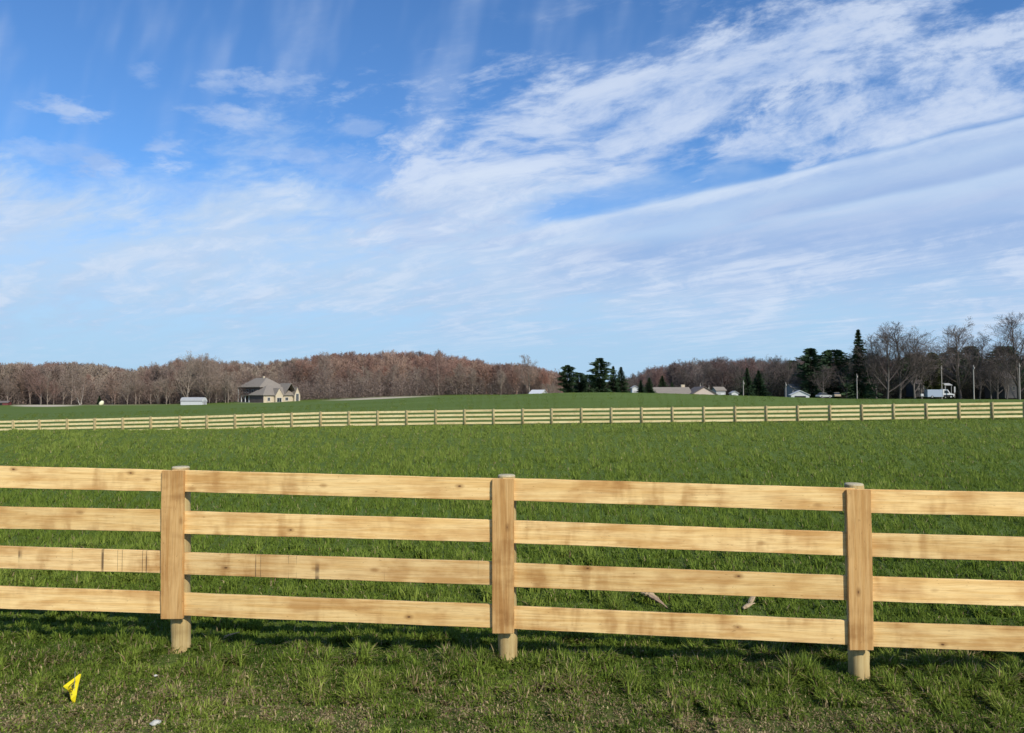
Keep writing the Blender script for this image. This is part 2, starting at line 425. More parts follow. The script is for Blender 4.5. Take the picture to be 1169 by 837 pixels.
# (x, top, bottom) in the photograph for the left and right ends of each rail
BAYS = [
 [((0,532.2,557.2),(183,536.6,561.2)), ((0,578.5,603.5),(183,582.1,607.1)), ((0,623.6,649),(183,629.2,654.6)), ((0,669.5,694.9),(183,676,700.5))],
 [((209,537,561.6),(560,546.3,571.3)), ((209,583.8,609.6),(560,593.5,619.2)), ((209,630.9,655.9),(560,641.4,668)), ((209,677.2,703),(560,690.5,717))],
 [((588,546.2,571.8),(960,557.1,583.6)), ((588,594.6,620.4),(960,607.5,634.4)), ((588,643.4,670.3),(960,657.5,685.2)), ((588,692.6,718.3),(960,708.3,735.9))],
 [((995,559,585.9),(1169,562.4,589.7)), ((995,609,635.9),(1169,613.6,641.2)), ((995,658.6,686.7),(1169,664,692.3)), ((995,710.5,738.6),(1169,716.2,744.2))]]
POSTX = [-2.507-2.44, -2.507, -.0717, 2.338, 2.338+2.44, 2.338+4.88, -2.507-4.88]
def fencepoint(X, z): return Vector((X, FD(X), z))
def z_on(line, X):   # height of a measured image line at fence position X
    (x0, y0), (x1, y1) = line; a = fp(x0, y0); b = fp(x1, y1); t = (X-a.x)/(b.x-a.x); return a.z+(b.z-a.z)*t
BX = [-2.507-2.44, -2.507, -.0717, 2.338, 2.338+2.44]
for b in range(-1, 5):
    src = BAYS[min(max(b, 0), 3)]
    if b < 0: X0, X1 = BX[0]-2.44, BX[0]
    elif b > 3: X0, X1 = BX[4], BX[4]+2.44
    else: X0, X1 = BX[b], BX[b+1]
    X0 += .004; X1 -= .004
    for k, (l, r_) in enumerate(src):
        top = ((l[0], l[1]), (r_[0], r_[1])); bot = ((l[0], l[2]), (r_[0], r_[2]))
        P_ = [fencepoint(X, z_on(li, X)) for li in (top, bot) for X in (X0, X1)]
        o = board('rail', P_[0], P_[1], P_[2], P_[3], 0.0, .026, M['rail_burn'] if (k == 2 and b < 2) else M['rail'], 100*b+k)
def post(px_top, ytop, xb, ybase, X=None):
    dia = .135
    if X is None:
        p0 = fp(px_top, ytop); p1 = fp(xb, ybase)
    else:
        p0 = fencepoint(X, ytop); p1 = fencepoint(X, ybase)
    c0 = p0+UY*(.028+dia/2); c1 = p1+UY*(.028+dia/2)
    k = (FD(0)+.09)/FD(0)
    c0.x *= k; c1.x *= k; c0.z = CZ+(c0.z-CZ)*k; c1.z = Hs(c1.x, c1.y)-.25
    mb = MB(); n = 28; rows = 26; vs = []; fs = []
    for i in range(rows+1):
        t = i/rows; c = c1.lerp(c0, t); ht = 1 if i < rows else .93
        for j in range(n):
            a = 2*math.pi*j/n
            rr = dia/2*(1+.03*math.sin(3*a+i*.35)+.012*math.sin(t*23+a)+.02*math.sin(t*51))*ht*(1.03-.05*t)
            q = c-FO; vs.append((q.x+rr*math.cos(a), q.y+rr*math.sin(a), q.z))
    for i in range(rows):
        for j in range(n):
            fs.append([i*n+j, i*n+(j+1) % n, (i+1)*n+(j+1) % n, (i+1)*n+j])
    mb.v = vs; mb.f = fs+[[j for j in range(n)][::-1]]
    po = mb.build('post', M['post'], fence, True)
    # origin of the post at its own foot so the grain runs true
    tp = MB(); q = c0-FO; tv = []
    for hh, rr in ((-.002, dia/2*.925), (.006, dia/2*.90), (.0095, dia/2*.8)):
        tv += [(q.x+rr*math.cos(2*math.pi*j/n), q.y+rr*math.sin(2*math.pi*j/n), q.z+hh) for j in range(n)]
    tp.v = tv; tp.f = [[i*n+j, i*n+(j+1) % n, (i+1)*n+(j+1) % n, (i+1)*n+j] for i in range(2) for j in range(n)]+[[2*n+j for j in range(n)]]
    tp.build('post_top', M['post_top'], po, True)
    return po
post(205, 534, 206, 744); post(577, 543.5, 578.5, 759); post(974, 553.5, 980.5, 778)
for X in (POSTX[0], POSTX[4], POSTX[5], POSTX[6]):
    t_, b_ = 1.33-.012*X*0, 0
    post(0, z_on(((0,532.2),(1169,562.4)), X)+.06, 0, 0.0, X+.05)
# face boards
def faceboard(xl0, xr0, y0, xl1, xr1, y1, seed):
    def f(px, py):
        p = fp(px, py); k = (p.y-.027)/p.y
        q = Vector((p.x*k, p.y*k, CZ+(p.z-CZ)*k)); return q+UY*.027
    o = board('face_board', f(xl0, y0), f(xr0, y0), f(xl1, y1), f(xr1, y1), .027, .026, M['face'], seed, True)
    return o
def nails(o, w, h, n, seed):
    rg = random.Random(seed)
    for i in range(n):
        for sx in (-1, 1):
            zz_ = h*(.5-(i+.5)/n)+rg.uniform(-.03, .03); xx = sx*w*.27+rg.uniform(-.01, .01)
            m = MB(); m.tube((xx, -.0155, zz_), (xx, -.0185, zz_), .0068, .0060, 8); m.build('nail', M['nail'], o)
f1 = faceboard(184.4, 209.6, 537.5, 183.0, 208.4, 707, 1)
f2 = faceboard(561.6, 586.4, 547, 561.8, 586.6, 723.6, 2)
f3 = faceboard(966.6, 994.4, 559.5, 969.7, 997.6, 742.7, 3)
nails(f1, .15, 1.0, 4, 1); nails(f2, .15, 1.0, 4, 2); nails(f3, .15, 1.0, 4, 3)
for i, X in enumerate((POSTX[0], POSTX[4], POSTX[5], POSTX[6])):
    zt = z_on(((0,532.2),(1169,562.4)), X)+.003; zb = z_on(((0,694.9),(1169,744.2)), X)-.03
    board('face_board', fencepoint(X-.08, zt), fencepoint(X+.08, zt), fencepoint(X-.08, zb), fencepoint(X+.08, zb), .027, .026, M['face'], 30+i, True)
# ------------------------------------------------------------------ far fence
FPX = [15.4,45.3,77,108.6,140.6,172.5,205.7,236.5,268.6,300.6,333.4,366.3,398.6,431.5,464.4,497.7,530.6,563.6,597,630,664,698,732.6,767.6,803.5,839.2,874.6,910.6,947.3,983.6,1019.8,1057.2,1094.6,1132.3,1169.6]
dl = FPX[1]-FPX[0]; dr = FPX[-1]-FPX[-2]
FPX = [FPX[0]-dl*k for k in (5, 4, 3, 2, 1)]+FPX+[FPX[-1]+dr*k*1.01 for k in (1, 2, 3, 4, 5)]
def far_pt(px):
    u = (px-W0/2)/F; D = 62.3/(1+.0726*u)
    yt = np.interp(px, [-200,15,205,366,531,664,803,910,983,1095,1169,1400], [484.5,480.3,475.6,470.6,468.0,466.4,464.9,463.6,462.4,460.4,459.2,455.6])
    p = at(px, yt, D); return p
far = empty('board_fence', (far_pt(584).x, far_pt(584).y, Hs(far_pt(584).x, far_pt(584).y)))
tag(far, 'distant long pale board fence crossing the whole green field', 'fence')
FF = Vector(far.location)
uf = (far_pt(1000)-far_pt(100)); uf.z = 0; uf.normalize(); vf = Vector((-uf.y, uf.x, 0)); rzf = math.atan2(uf.y, uf.x)
pts = [far_pt(p) for p in FPX]
# shared meshes, one per kind
pb = MB(); pb.tube((0, -.085, -1.6), (0, -.085, .06), .088, .08, 14); post_me = pb.build('post', M['fpost'], far, True)
bb = MB().box(-.08, .08, .028, .054, -1.2, .012).build('face_board', M['fface'], far, bevel=.003)
first = True
rails = []
for i, p in enumerate(pts):
    q = p-FF
    if i == 0: o1, o2 = post_me, bb
    else:
        o1 = post_me.copy(); o2 = bb.copy()
        for o in (o1, o2): COL.objects.link(o); o.parent = far
    for o in (o1, o2): o.location = q; o.rotation_euler = (0, random.uniform(-.008, .008), rzf)
SP = 1.17; bh = .168
left_mb = MB()
rail_me = MB().box(-.5, .5, 0, .026, -bh, 0).build('rail', M['frail'], far, bevel=.002)
used = False
nb = len(pts)-1
for i in range(nb):
    a = pts[i]-FF; b = pts[i+1]-FF
    for k in range(4):
        dz = -k*(SP-bh)/3
        if i >= nb-25:
            o = rail_me if not used else rail_me.copy()
            if used: COL.objects.link(o); o.parent = far
            used = True
            d = b-a; o.location = (a+b)/2+Vector((0, 0, dz+random.uniform(-.008, .008)))
            o.rotation_euler = (0, -math.atan2(d.z, math.hypot(d.x, d.y)), math.atan2(d.y, d.x)); o.scale = (d.length-.006, 1, 1)
        else:
            z0 = a.z+dz; z1 = b.z+dz; A = a+(b-a)*.002; B = a+(b-a)*.998
            ps = []
            for (P2, z_) in ((A, z0), (B, z1)):
                for off, dh in ((0, 0), (0, -bh), (.026, -bh), (.026, 0)):
                    ps.append((P2.x+vf.x*off, P2.y+vf.y*off, z_+dh))
            left_mb.hull(ps, [[0,1,2,3],[7,6,5,4],[0,4,5,1],[1,5,6,2],[2,6,7,3],[3,7,4,0]])
lo = left_mb.build('rail', M['frail'], far); lo['kind'] = 'stuff'
# ------------------------------------------------------------------ trees
def bark(name, a, b):
    m, nt, bs = new_mat(name, .9, .1)
    x, y, z = nt.sep(coord(nt)); rnd = E(nt, nt.node('ShaderNodeObjectInfo').outputs['Random'])
    n = nt.noise(nt.vec(x*3., y*3., z*.7), 1., 4, .6)
    c = nt.mix(nt.math('MULTIPLY', n+rnd, .55, clamp=True), a, b)
    nt.set(bs.inputs['Base Color'], c); return m
def twigmat(name, cols):
    m, nt, bs = new_mat(name, .9, .1)
    oi = nt.node('ShaderNodeObjectInfo'); rnd = E(nt, oi.outputs['Random'])
    cr = nt.node('ShaderNodeValToRGB'); el = cr.color_ramp.elements
    el[0].position = 0; el[0].color = cols[0]+(1,); el[1].position = 1; el[1].color = cols[-1]+(1,)
    for i, c in enumerate(cols[1:-1]): e = el.new((i+1)/(len(cols)-1)); e.color = c+(1,)
    nt.set(cr.inputs[0], rnd)
    n = nt.noise(coord(nt), .6, 4, .6)
    c = nt.mix(n, nt.mix(1., cr.outputs[0], (.7,.7,.7), 'MULTIPLY'), nt.mix(1., cr.outputs[0], (1.3,1.3,1.3), 'MULTIPLY'))
    nt.set(bs.inputs['Base Color'], c); return m
def attrmat(name):
    m, nt, bs = new_mat(name, .9, .1)
    a = nt.node('ShaderNodeAttribute'); a.attribute_name = 'tint'; nt.set(bs.inputs['Base Color'], a.outputs['Color']); return m
M['bark_l'] = bark('pale_grey_bark', (.21,.165,.13), (.33,.275,.22))
M['bark_r'] = bark('dark_grey_bark', (.075,.065,.058), (.17,.15,.13))
M['twig_l'] = twigmat('reddish_twigs', [(.23,.165,.130), (.30,.24,.185), (.26,.19,.15), (.24,.15,.12)])
M['twig_r'] = twigmat('dark_twigs', [(.10,.083,.073), (.15,.125,.108), (.115,.088,.078)])
M['wood_mass'] = attrmat('distant_wood')
M['ever'] = twigmat('dark_evergreen_needles', [(.032,.058,.026), (.046,.074,.032), (.036,.062,.034)])
M['cedar'] = twigmat('olive_evergreen_needles', [(.050,.060,.018), (.060,.070,.022)])
M['ebark'] = bark('evergreen_bark', (.06,.045,.035), (.12,.095,.075))
def bare_tree(h, spread, seed, levels=4, dens=1.0, lean=.0, fork=False):
    """list of (p0, p1, r0, r1, level) for a leafless broadleaf tree h metres tall"""
    rg = random.Random(seed); segs = []
    def rv(): return Vector((rg.gauss(0, 1), rg.gauss(0, 1), rg.gauss(0, 1))).normalized()
    def grow(p, d, L, r, lv):
        n = (9, 6, 4, 3, 1)[lv]; pts_ = [p]; dd = d.copy()
        for i in range(n):
            dd = (dd+rv()*(.07, .15, .2, .22, .2)[lv]+Vector((0, 0, 1))*(.03, .13, .08, .03, 0)[lv]).normalized()
            q = pts_[-1]+dd*(L/n); t0 = i/n; t1 = (i+1)/n
            segs.append((pts_[-1].copy(), q.copy(), r*(1-.75*t0), r*(1-.75*t1), lv)); pts_.append(q)
        if lv >= levels: return
        nc = int(((15, 8, 6, 5)[lv])*dens+rg.random())
        for c in range(nc):
            t = (.10+.86*((c+rg.random())/nc)**1.15) if lv == 0 else (.2+.8*(c+rg.random())/nc)
            f = t*n; k = min(int(f), n-1); pp = pts_[k].lerp(pts_[k+1], f-k)
            dl_ = (pts_[k+1]-pts_[k]).normalized(); side = rv(); side = (side-dl_*side.dot(dl_)).normalized()
            ang = R(rg.uniform(26, 58)) if lv else R(rg.uniform(26, 58)*(1-.25*t))
            cd = (dl_*math.cos(ang)+side*math.sin(ang)).normalized()
            if lv == 0: ln = h*spread*rg.uniform(.75, 1.15)*(1.12-.80*t)
            else: ln = L*rg.uniform(.38, .62)*(1-.35*t)*(1.25 if lv > 1 else 1)
            grow(pp, cd, ln, max(r*(1-.75*t)*.55, .012), lv+1)
    if fork:
        for s in (-1, 1):
            grow(Vector((s*.15, 0, 0)), Vector((s*.22, .05*s, 1)).normalized(), h*.86, h*.012, 0)
    else: grow(Vector((0, 0, -.3)), Vector((lean, 0, 1)).normalized(), h*.9, h*.0155, 0)
    return segs
def segs_to_mesh(segs, twig_w, seed):
    """thick segments become 5-sided tubes, thin ones flat slivers"""
    rg = np.random.default_rng(seed); Vq = []; Fq = []; off = 0
    thick = [s for s in segs if s[4] <= 1]; thin = [s for s in segs if s[4] > 1]
    n = 5
    for p0, p1, r0, r1, lv in thick:
        d = (p1-p0).normalized(); u = d.orthogonal().normalized(); w = d.cross(u)
        for p, r in ((p0, r0), (p1, r1)):
            for i in range(n):
                a = 2*math.pi*i/n; Vq.append(p+u*(r*math.cos(a))+w*(r*math.sin(a)))
        for i in range(n):
            Fq.append((off+i, off+(i+1) % n, off+n+(i+1) % n, off+n+i))
        off += 2*n
    V1 = np.array([tuple(v) for v in Vq]) if Vq else np.zeros((0, 3)); F1 = np.array(Fq, int).reshape(-1, 4)
    if thin:
        P0 = np.array([tuple(s[0]) for s in thin]); P1 = np.array([tuple(s[1]) for s in thin]); lv = np.array([s[4] for s in thin])
        d = P1-P0; d /= np.linalg.norm(d, axis=1)[:, None]+1e-9
        rr = rg.normal(size=P0.shape); rr -= d*(rr*d).sum(1)[:, None]; rr /= np.linalg.norm(rr, axis=1)[:, None]
        w = twig_w*np.where(lv == 2, 1.5, np.where(lv == 3, 1.0, .75)); w2 = w*np.where(lv >= 3, .45, .7)
        V2 = np.stack([P0+rr*w[:, None]/2, P0-rr*w[:, None]/2, P1-rr*w2[:, None]/2, P1+rr*w2[:, None]/2], 1).reshape(-1, 3)
        F2 = np.arange(len(thin))[:, None]*4+np.array([[0,1,2,3]])+len(V1)
        return np.concatenate([V1, V2]), np.concatenate([F1, F2])
    return V1, F1
def make_bare(h, spread, seed, tw, bark_m, twig_m, **kw):
    segs = bare_tree(h, spread, seed, **kw)
    tr = [s for s in segs if s[4] == 0]; cr = [s for s in segs if s[4] > 0]
    V_, F_ = segs_to_mesh(tr, tw, seed); tm = mesh_np('trunk', V_, F_, bark_m, True)
    V_, F_ = segs_to_mesh(cr, tw, seed); cm = mesh_np('crown', V_, F_, twig_m, False)
    return tm, cm, max(s[1].z for s in segs)
def make_conifer(h, rad, seed, kind='spruce', mat='ever', n=5200):
    rg = np.random.default_rng(seed)
    mb = MB(); mb.tube((0, 0, -.3), (0, 0, h*.97), h*.018, .03, 7, False)
    Vt = np.array(mb.v); tm = mesh_np('trunk', Vt, np.array(mb.f), M['ebark'], True)
    t = rg.uniform(0.04, 1, n)
    lev = int(h*1.5); t = (np.floor(t*lev)+rg.normal(.5, .22, n))/lev; t = np.clip(t, .03, 1)
    if kind == 'spruce': prof = 1.45*(1-t)**.9*(.80+.20*np.sin(t*lev*2.3+seed))+.03
    elif kind == 'pine': prof = np.where(t > .28, 1.25*np.sin(np.clip((t-.20)/.82, 0, 1)*math.pi)**.7, .95)*(.72+.28*np.sin(t*lev*1.7+seed*2))
    elif kind == 'round': prof = np.sqrt(np.clip(1-((t-.52)/.5)**2, 0, 1))
    else: prof = np.where(t < .75, .8+.2*t, 1.0)*np.clip((1.02-t)*3.2, 0, 1)**.6
    az = rg.uniform(0, 2*math.pi, n)
    lob = .72+.28*np.sin(az*3+t*9+seed)+.14*np.sin(az*7-t*23)
    rr = np.sqrt(rg.uniform(.12, 1, n))*prof*rad*lob
    c = np.stack([rr*np.cos(az), rr*np.sin(az), t*h-rr*(.28 if kind == 'spruce' else -.05)], -1)
    out = np.stack([np.cos(az), np.sin(az), rg.uniform(-.45, .45, n)], -1); out /= np.linalg.norm(out, axis=1)[:, None]
    side = rg.normal(size=(n, 3)); side -= out*(side*out).sum(1)[:, None]; side /= np.linalg.norm(side, axis=1)[:, None]
    s = rg.uniform(.35, .95, n)[:, None]*(h/14)**.6*(1-.55*t[:, None] if kind == 'spruce' else 1)
    V_ = np.stack([c-out*s*.5+side*s*.28, c-out*s*.5-side*s*.28, c+out*s*.8], 1).reshape(-1, 3)
    F_ = np.arange(n)[:, None]*3+np.array([[0,1,2]])
    V_[:, 2] = np.clip(V_[:, 2], .1, None)
    return tm, mesh_np('crown', V_, F_, M[mat], False), h
def place_tree(name, proto, px, D, top_y, label, group=None, wpx=None, rz=None, cat='tree', low=0.0):
    tm, cm, h = proto; x = xat(px, D); z = Hs(x, D, False)-low
    zt = at(px, top_y, D).z; s = (zt-z)/h
    root = empty(name, (x, D, z), rz if rz is not None else random.uniform(0, 6.28))
    root.scale = (s, s, s) if wpx is None else (wpx, wpx, s)
    tag(root, label, cat, group)
    obj('trunk', tm, root); obj('crown', cm, root)
    return root
BL = [make_bare(18, .56, 100+i, .055, M['bark_l'], M['twig_l'], dens=1.0) for i in range(6)]
BLbig = [make_bare(20, .60, 140+i, .055, M['bark_l'], M['twig_l'], dens=1.0, fork=(i == 1)) for i in range(2)]
BR = [make_bare(21, .58, 200+i, .045, M['bark_r'], M['twig_r'], dens=1.05) for i in range(6)]
CON = {'spruce': [make_conifer(16, 3.4, 300+i, 'spruce') for i in range(3)], 'pine': [make_conifer(15, 4.2, 320+i, 'pine') for i in range(3)],
       'round': [make_conifer(14, 5.5, 340, 'round', n=6500)], 'cedar': [make_conifer(12, 3.0, 350, 'cedar', 'cedar')]}
# front row of the wood on the left, tree by tree
def topprof(px):
    return np.interp(px, [-400,-100,0,30,60,90,130,150,170,200,240,260,300,340,370,400,440,500,530,560,600,630,660], [408,410,408,412,413,411,418,421,416,405,407,412,413,408,402,401,399,400,405,413,414,422,430])
rg = random.Random(5)
zones = [(-160, 0, 9, 'bare tree at the edge of the wood, beyond the left end of the field', (302, 316)),
         (4, 106, 11, 'bare brown tree at the wood edge above the pale bare strip on the left', (300, 318)),
         (120, 208, 12, 'bare grey-brown tree at the wood edge between yellow bundle and white shed', (302, 318)),
         (238, 272, 5, 'bare tree at the wood edge between the white shed and the stone house', (304, 320)),
         (276, 340, 9, 'bare tree rising directly behind the large stone house', (328, 345)),
         (350, 470, 15, 'bare reddish tree along the foot of the wooded hill right of the house', (320, 338)),
         (474, 590, 14, 'bare reddish tree at the right end of the wooded hill above the field', (312, 330)),
         (618, 634, 3, 'bare pale tree just left of the dark evergreen clump on the crest', (262, 280))]
for x0, x1, n, lab, (d0, d1) in zones:
    for i in range(n):
        px = x0+(x1-x0)*(i+rg.uniform(.1, .9))/n; D = rg.uniform(d0, d1)
        ty = topprof(px)+rg.uniform(2, 20)
        if 350 < px < 600: ty = max(ty, 420+rg.uniform(-6, 10))
        place_tree('bare_tree', BL[rg.randrange(6)], px, D, ty, lab, 'bare trees along the edge of the left wood: '+lab.split(',')[0][:60])
place_tree('bare_tree', BLbig[0], 214, 299, 399, 'tallest bare tree behind the white shed, its crown above the wood')
place_tree('bare_tree', BLbig[1], 236, 303, 402, 'forked tall bare tree just right of the white shed')
place_tree('bare_tree', BL[2], 604, 240, 404, 'tall airy bare tree standing alone above the white roof on the crest')
place_tree('bare_tree', make_bare(7, .40, 77, .06, simple('white_bark', (.55,.50,.42)), M['twig_l'], fork=True, dens=.8), 92, 293, 438, 'small pale forked tree at the field edge left of yellow bundle')
place_tree('bare_tree', BL[3], 501, 318, 398, 'tall bare tree standing highest on the wooded hill skyline')
place_tree('bare_tree', BL[4], 372, 330, 400, 'tall bare tree poking above the skyline right of the house')
# right side
def CT(kind, i, px, D, ty, label, wpx=1.0, group=None): return place_tree('evergreen_tree', CON[kind][i], px, D, ty, label, group, wpx=wpx)
CT('pine', 0, 648, 215, 417, 'dark bushy evergreen at left end of the crest clump', .78)
CT('round', 0, 661, 222, 426, 'low dark evergreen between the two pines on the crest', .55)
CT('pine', 1, 685, 212, 409, 'tallest dark pine of the clump on the crest', .92)
CT('spruce', 0, 700, 214, 418, 'narrow dark spruce right of the tallest crest pine', .85)
CT('spruce', 1, 709, 218, 419, 'dark spruce at right end of the crest clump', 1.0)
CT('round', 0, 672, 226, 428, 'dark low evergreen behind the tallest crest pine', .6)
CT('spruce', 2, 731.5, 185, 434, 'small dark conifer left of its pair near the low house', .42)
CT('spruce', 0, 741, 182, 431, 'small pointed dark conifer at left end of the low house roof', .55)
CT('spruce', 1, 756, 215, 429, 'dark conifer rising behind left part of the low house roof', .75)
CT('spruce', 2, 767, 215, 436, 'short dark conifer behind the middle of the low house roof', .42)
CT('spruce', 1, 853, 222, 420, 'dark conifer just right of the pale utility pole', .8)
CT('spruce', 0, 866, 215, 423, 'dark broad conifer between utility pole and white garage house', 1.0)
CT('pine', 2, 926, 218, 398, 'tall dark pine with layered boughs right of white garage house', 1.05)
CT('round', 0, 952, 224, 400, 'broad round-topped dark evergreen left of the tall narrow spruce', 1.05)
CT('spruce', 2, 980.5, 214, 376, 'tall narrow black-green spruce standing above its neighbours', 1.35)
CT('round', 0, 905, 240, 412, 'dark evergreen behind the white garage house', .6)
CT('cedar', 0, 1064, 216, 403, 'olive green column cedar behind the white truck', 1.0)
CT('round', 0, 1044, 235, 405, 'dark evergreen left of the olive cedar', .85)
CT('pine', 1, 1087, 240, 397, 'dark evergreen right of the olive cedar', 1.1)
CT('round', 0, 1108, 245, 396, 'dark rounded evergreen behind the right utility pole', .9)
CT('round', 0, 1148, 238, 396, 'dark broad evergreen behind the grey gabled house', 1.1)
CT('pine', 0, 1180, 245, 398, 'dark evergreen at the right edge of the view', 1.1)
CT('spruce', 0, 114, 304, 452, 'little dark evergreen behind the pale yellow bundle', .35)
for i, (px, ty) in enumerate([(566, 417), (574, 418), (581, 416), (589, 417), (596, 416.5), (603, 418)]):
    place_tree('evergreen_tree', CON['pine'][i % 3], px, 400, ty, 'tiny dark pine on the far skyline left of the crest clump', 'skyline pines', wpx=.5)
for i, (px, ty, D, lab, w) in enumerate([
    (1000, 381, 212, 'bare tree just right of the tall narrow spruce', .8), (1013, 371, 208, 'tall bare tree, left of the tallest pair right of the spruce', .85),
    (1027, 366, 210, 'tall wide bare tree right of the narrow spruce', 1.0), (1044, 378, 209, 'slim bare tree left of the olive cedar, leaning trunk', .8),
    (1096, 361, 220, 'largest spreading bare tree above the white truck', 1.15), (1118, 377, 226, 'bare tree behind the right utility pole', .85),
    (1163, 355, 214, 'tall bare tree cut by the right edge of the view', 1.15), (1138, 388, 222, 'smaller bare tree beside the grey gabled house', .8),
    (989, 392, 222, 'bare tree partly behind the tall narrow spruce', .7), (1074, 388, 232, 'bare tree directly behind the olive cedar', .8),
    (898, 405, 232, 'bare tree behind the two-storey white house', .8), (880, 404, 236, 'bare reddish tree left of the two-storey white house', .8),
    (720, 432, 222, 'small bare tree right of the crest evergreen clump', .5), (940, 415, 214, 'thin bare tree in front of the round evergreen', .6),
    (966, 412, 214, 'thin bare tree left of the narrow spruce', .6), (912, 418, 222, 'thin bare tree beside the white garage gable', .5),
    (1131, 405, 214, 'slender bare tree in front of the grey gabled house, left part', .6), (1149, 402, 213, 'slender bare tree in front of the grey gabled house, right part', .6), (1052, 398, 214, 'bare tree standing before the low grey house left of the cedar', .6),
    (1225, 362, 216, 'bare tree beyond the right edge of the view', 1.1), (800, 412, 250, 'bare tree behind the pink gable of the low house', .9),
    (825, 410, 250, 'bare tree behind the small white shed right of the low house', .8), (780, 416, 252, 'bare tree behind the cream chimney', .8),
    (843, 408, 252, 'bare tree behind the pale utility pole', .8)]):
    place_tree('bare_tree', BR[i % 6], px, D, ty, lab, wpx=w*(1.18 if px > 985 else 1.0))
# the woods behind: too many to count, one object each
def wood_stuff(name, label, px0, px1, edge, n, depth, colfun, topf, tw, seed, hmin, hmax):
    rg = np.random.default_rng(seed); protos = []
    for i in range(7):
        segs = bare_tree(17, .62, 500+seed*10+i, levels=3, dens=1.15)
        protos.append(segs_to_mesh(segs, tw, i)+(max(s[1].z for s in segs),))
    Vs = []; Fs = []; Cs = []; off = 0
    for k in range(n):
        px = rg.uniform(px0, px1); D = edge(px)+depth*rg.uniform(0, 1)**1.1
        x = xat(px, D); z = Hs(x, D, False); hh = rg.uniform(hmin, hmax)
        lim = at(px, topf(px)+rg.uniform(-1.5, 5), D).z-z
        if lim < 4: continue
        hh = min(hh, lim)
        V_, F_, h = protos[rg.integers(7)]; s = hh/h; a = rg.uniform(0, 6.28)
        wd = s*rg.uniform(.9, 1.25) if hh > 9 else 9/h
        c_, s_ = math.cos(a)*wd, math.sin(a)*wd
        Vn = np.stack([V_[:, 0]*c_-V_[:, 1]*s_+x, V_[:, 0]*s_+V_[:, 1]*c_+D, V_[:, 2]*s+z], -1)
        Vs.append(Vn); Fs.append(F_+off); off += len(Vn)
        c = np.array(colfun(px, rg))
        Cs.append(np.tile(np.append(c, 1.0), (len(Vn), 1)))
    me = mesh_np(name, np.concatenate(Vs), np.concatenate(Fs), M['wood_mass'], False, {'tint': np.concatenate(Cs)})
    return tag(obj(name, me), label, 'wood', kind='stuff')
def cl(px, rg):
    base = [(.27,.195,.155), (.31,.25,.195), (.22,.165,.135), (.255,.16,.125), (.33,.27,.21), (.18,.14,.12)]
    c = np.array(base[rg.integers(6)])*rg.uniform(.8, 1.2)
    c = c*np.array([1.0, .965, .92])
    if 340 < px < 640: c = c*np.array([1.08, .92, .90])
    return c
def cr_(px, rg):
    base = [(.135,.108,.095), (.165,.135,.115), (.11,.088,.08), (.16,.10,.085)]
    return np.array(base[rg.integers(4)])*rg.uniform(.8, 1.2)*(1.15 if px < 880 else .85)
el = lambda px: float(np.interp(px, [-300, 200, 262, 350, 470, 560, 640, 660], [312, 312, 330, 332, 326, 318, 300, 290]))
wood_stuff('deciduous_wood', 'leafless reddish brown wood covering the low hill behind the field on the left', -260, 645, el, 980, 175, cl, topprof, .11, 1, 12, 19)
tr_ = lambda px: np.interp(px, [640,660,700,715,730,760,800,840,880,905,950,1000,1100,1169,1500], [432,436,434,430,424,413,408,405,404,408,404,398,396,396,396])
wood_stuff('deciduous_wood', 'leafless dark brown wood behind the houses on the right', 655, 1420, lambda px: 255.0 if px > 870 else 262.0, 560, 150, cr_, tr_, .10, 2, 12, 18)
# brush tinted near-black for the shade under the trees on the right, and behind the left house, low shrubs one cannot count
def brush(name, label, px0, px1, d0, d1, n, hmin, hmax, cols, seed):
    rg = np.random.default_rng(seed); px = rg.uniform(px0, px1, n); D = rg.uniform(d0, d1, n); x = (px-W0/2)/F*D
    z = H(x, D, False); hh = rg.uniform(hmin, hmax, n)*(.6+.8*fbm(x*.12, D*.12, 8, 2)); m = 26
    X = np.repeat(x, m)+rg.normal(0, 1.0, n*m); Y = np.repeat(D, m)+rg.normal(0, 1.0, n*m); Z = np.repeat(z, m)+rg.uniform(0, 1, n*m)*np.repeat(hh, m)
    d = rg.normal(size=(n*m, 3))+np.array([0, 0, .9]); d /= np.linalg.norm(d, axis=1)[:, None]; s = rg.uniform(.5, 1.2, n*m)[:, None]
    w = rg.normal(size=(n*m, 3)); w -= d*(w*d).sum(1)[:, None]; w /= np.linalg.norm(w, axis=1)[:, None]
    c = np.stack([X, Y, Z], -1); V_ = np.stack([c+w*.06, c-w*.06, c+d*s], 1).reshape(-1, 3)
    cc = np.array(cols)[rg.integers(0, len(cols), n)]*rg.uniform(.7, 1.2, (n, 1))
    C_ = np.repeat(np.concatenate([cc, np.ones((n, 1))], 1), m*3, 0)
    me = mesh_np(name, V_, np.arange(n*m)[:, None]*3+np.array([[0,1,2]]), M['wood_mass'], False, {'tint': C_})
    return tag(obj(name, me), label, 'undergrowth', kind='stuff')
brush('undergrowth', 'tangled brown undergrowth at the foot of the left wood', -260, 640, 312, 345, 8000, 4.0, 9.5, [(.22,.16,.13), (.26,.20,.16), (.17,.13,.11)], 4)
brush('undergrowth', 'tangled undergrowth beneath the trees on the right, tinted dark for their shade', 840, 1420, 228, 262, 6000, 3.0, 9.0, [(.055,.05,.04), (.08,.066,.056), (.045,.052,.03)], 5)  # near-black tints put the shade beneath the trees into the brush colour
brush('undergrowth', 'dark brown undergrowth behind the low house', 715, 850, 245, 268, 2600, 2.0, 6.0, [(.06,.05,.044), (.08,.062,.052)], 6)
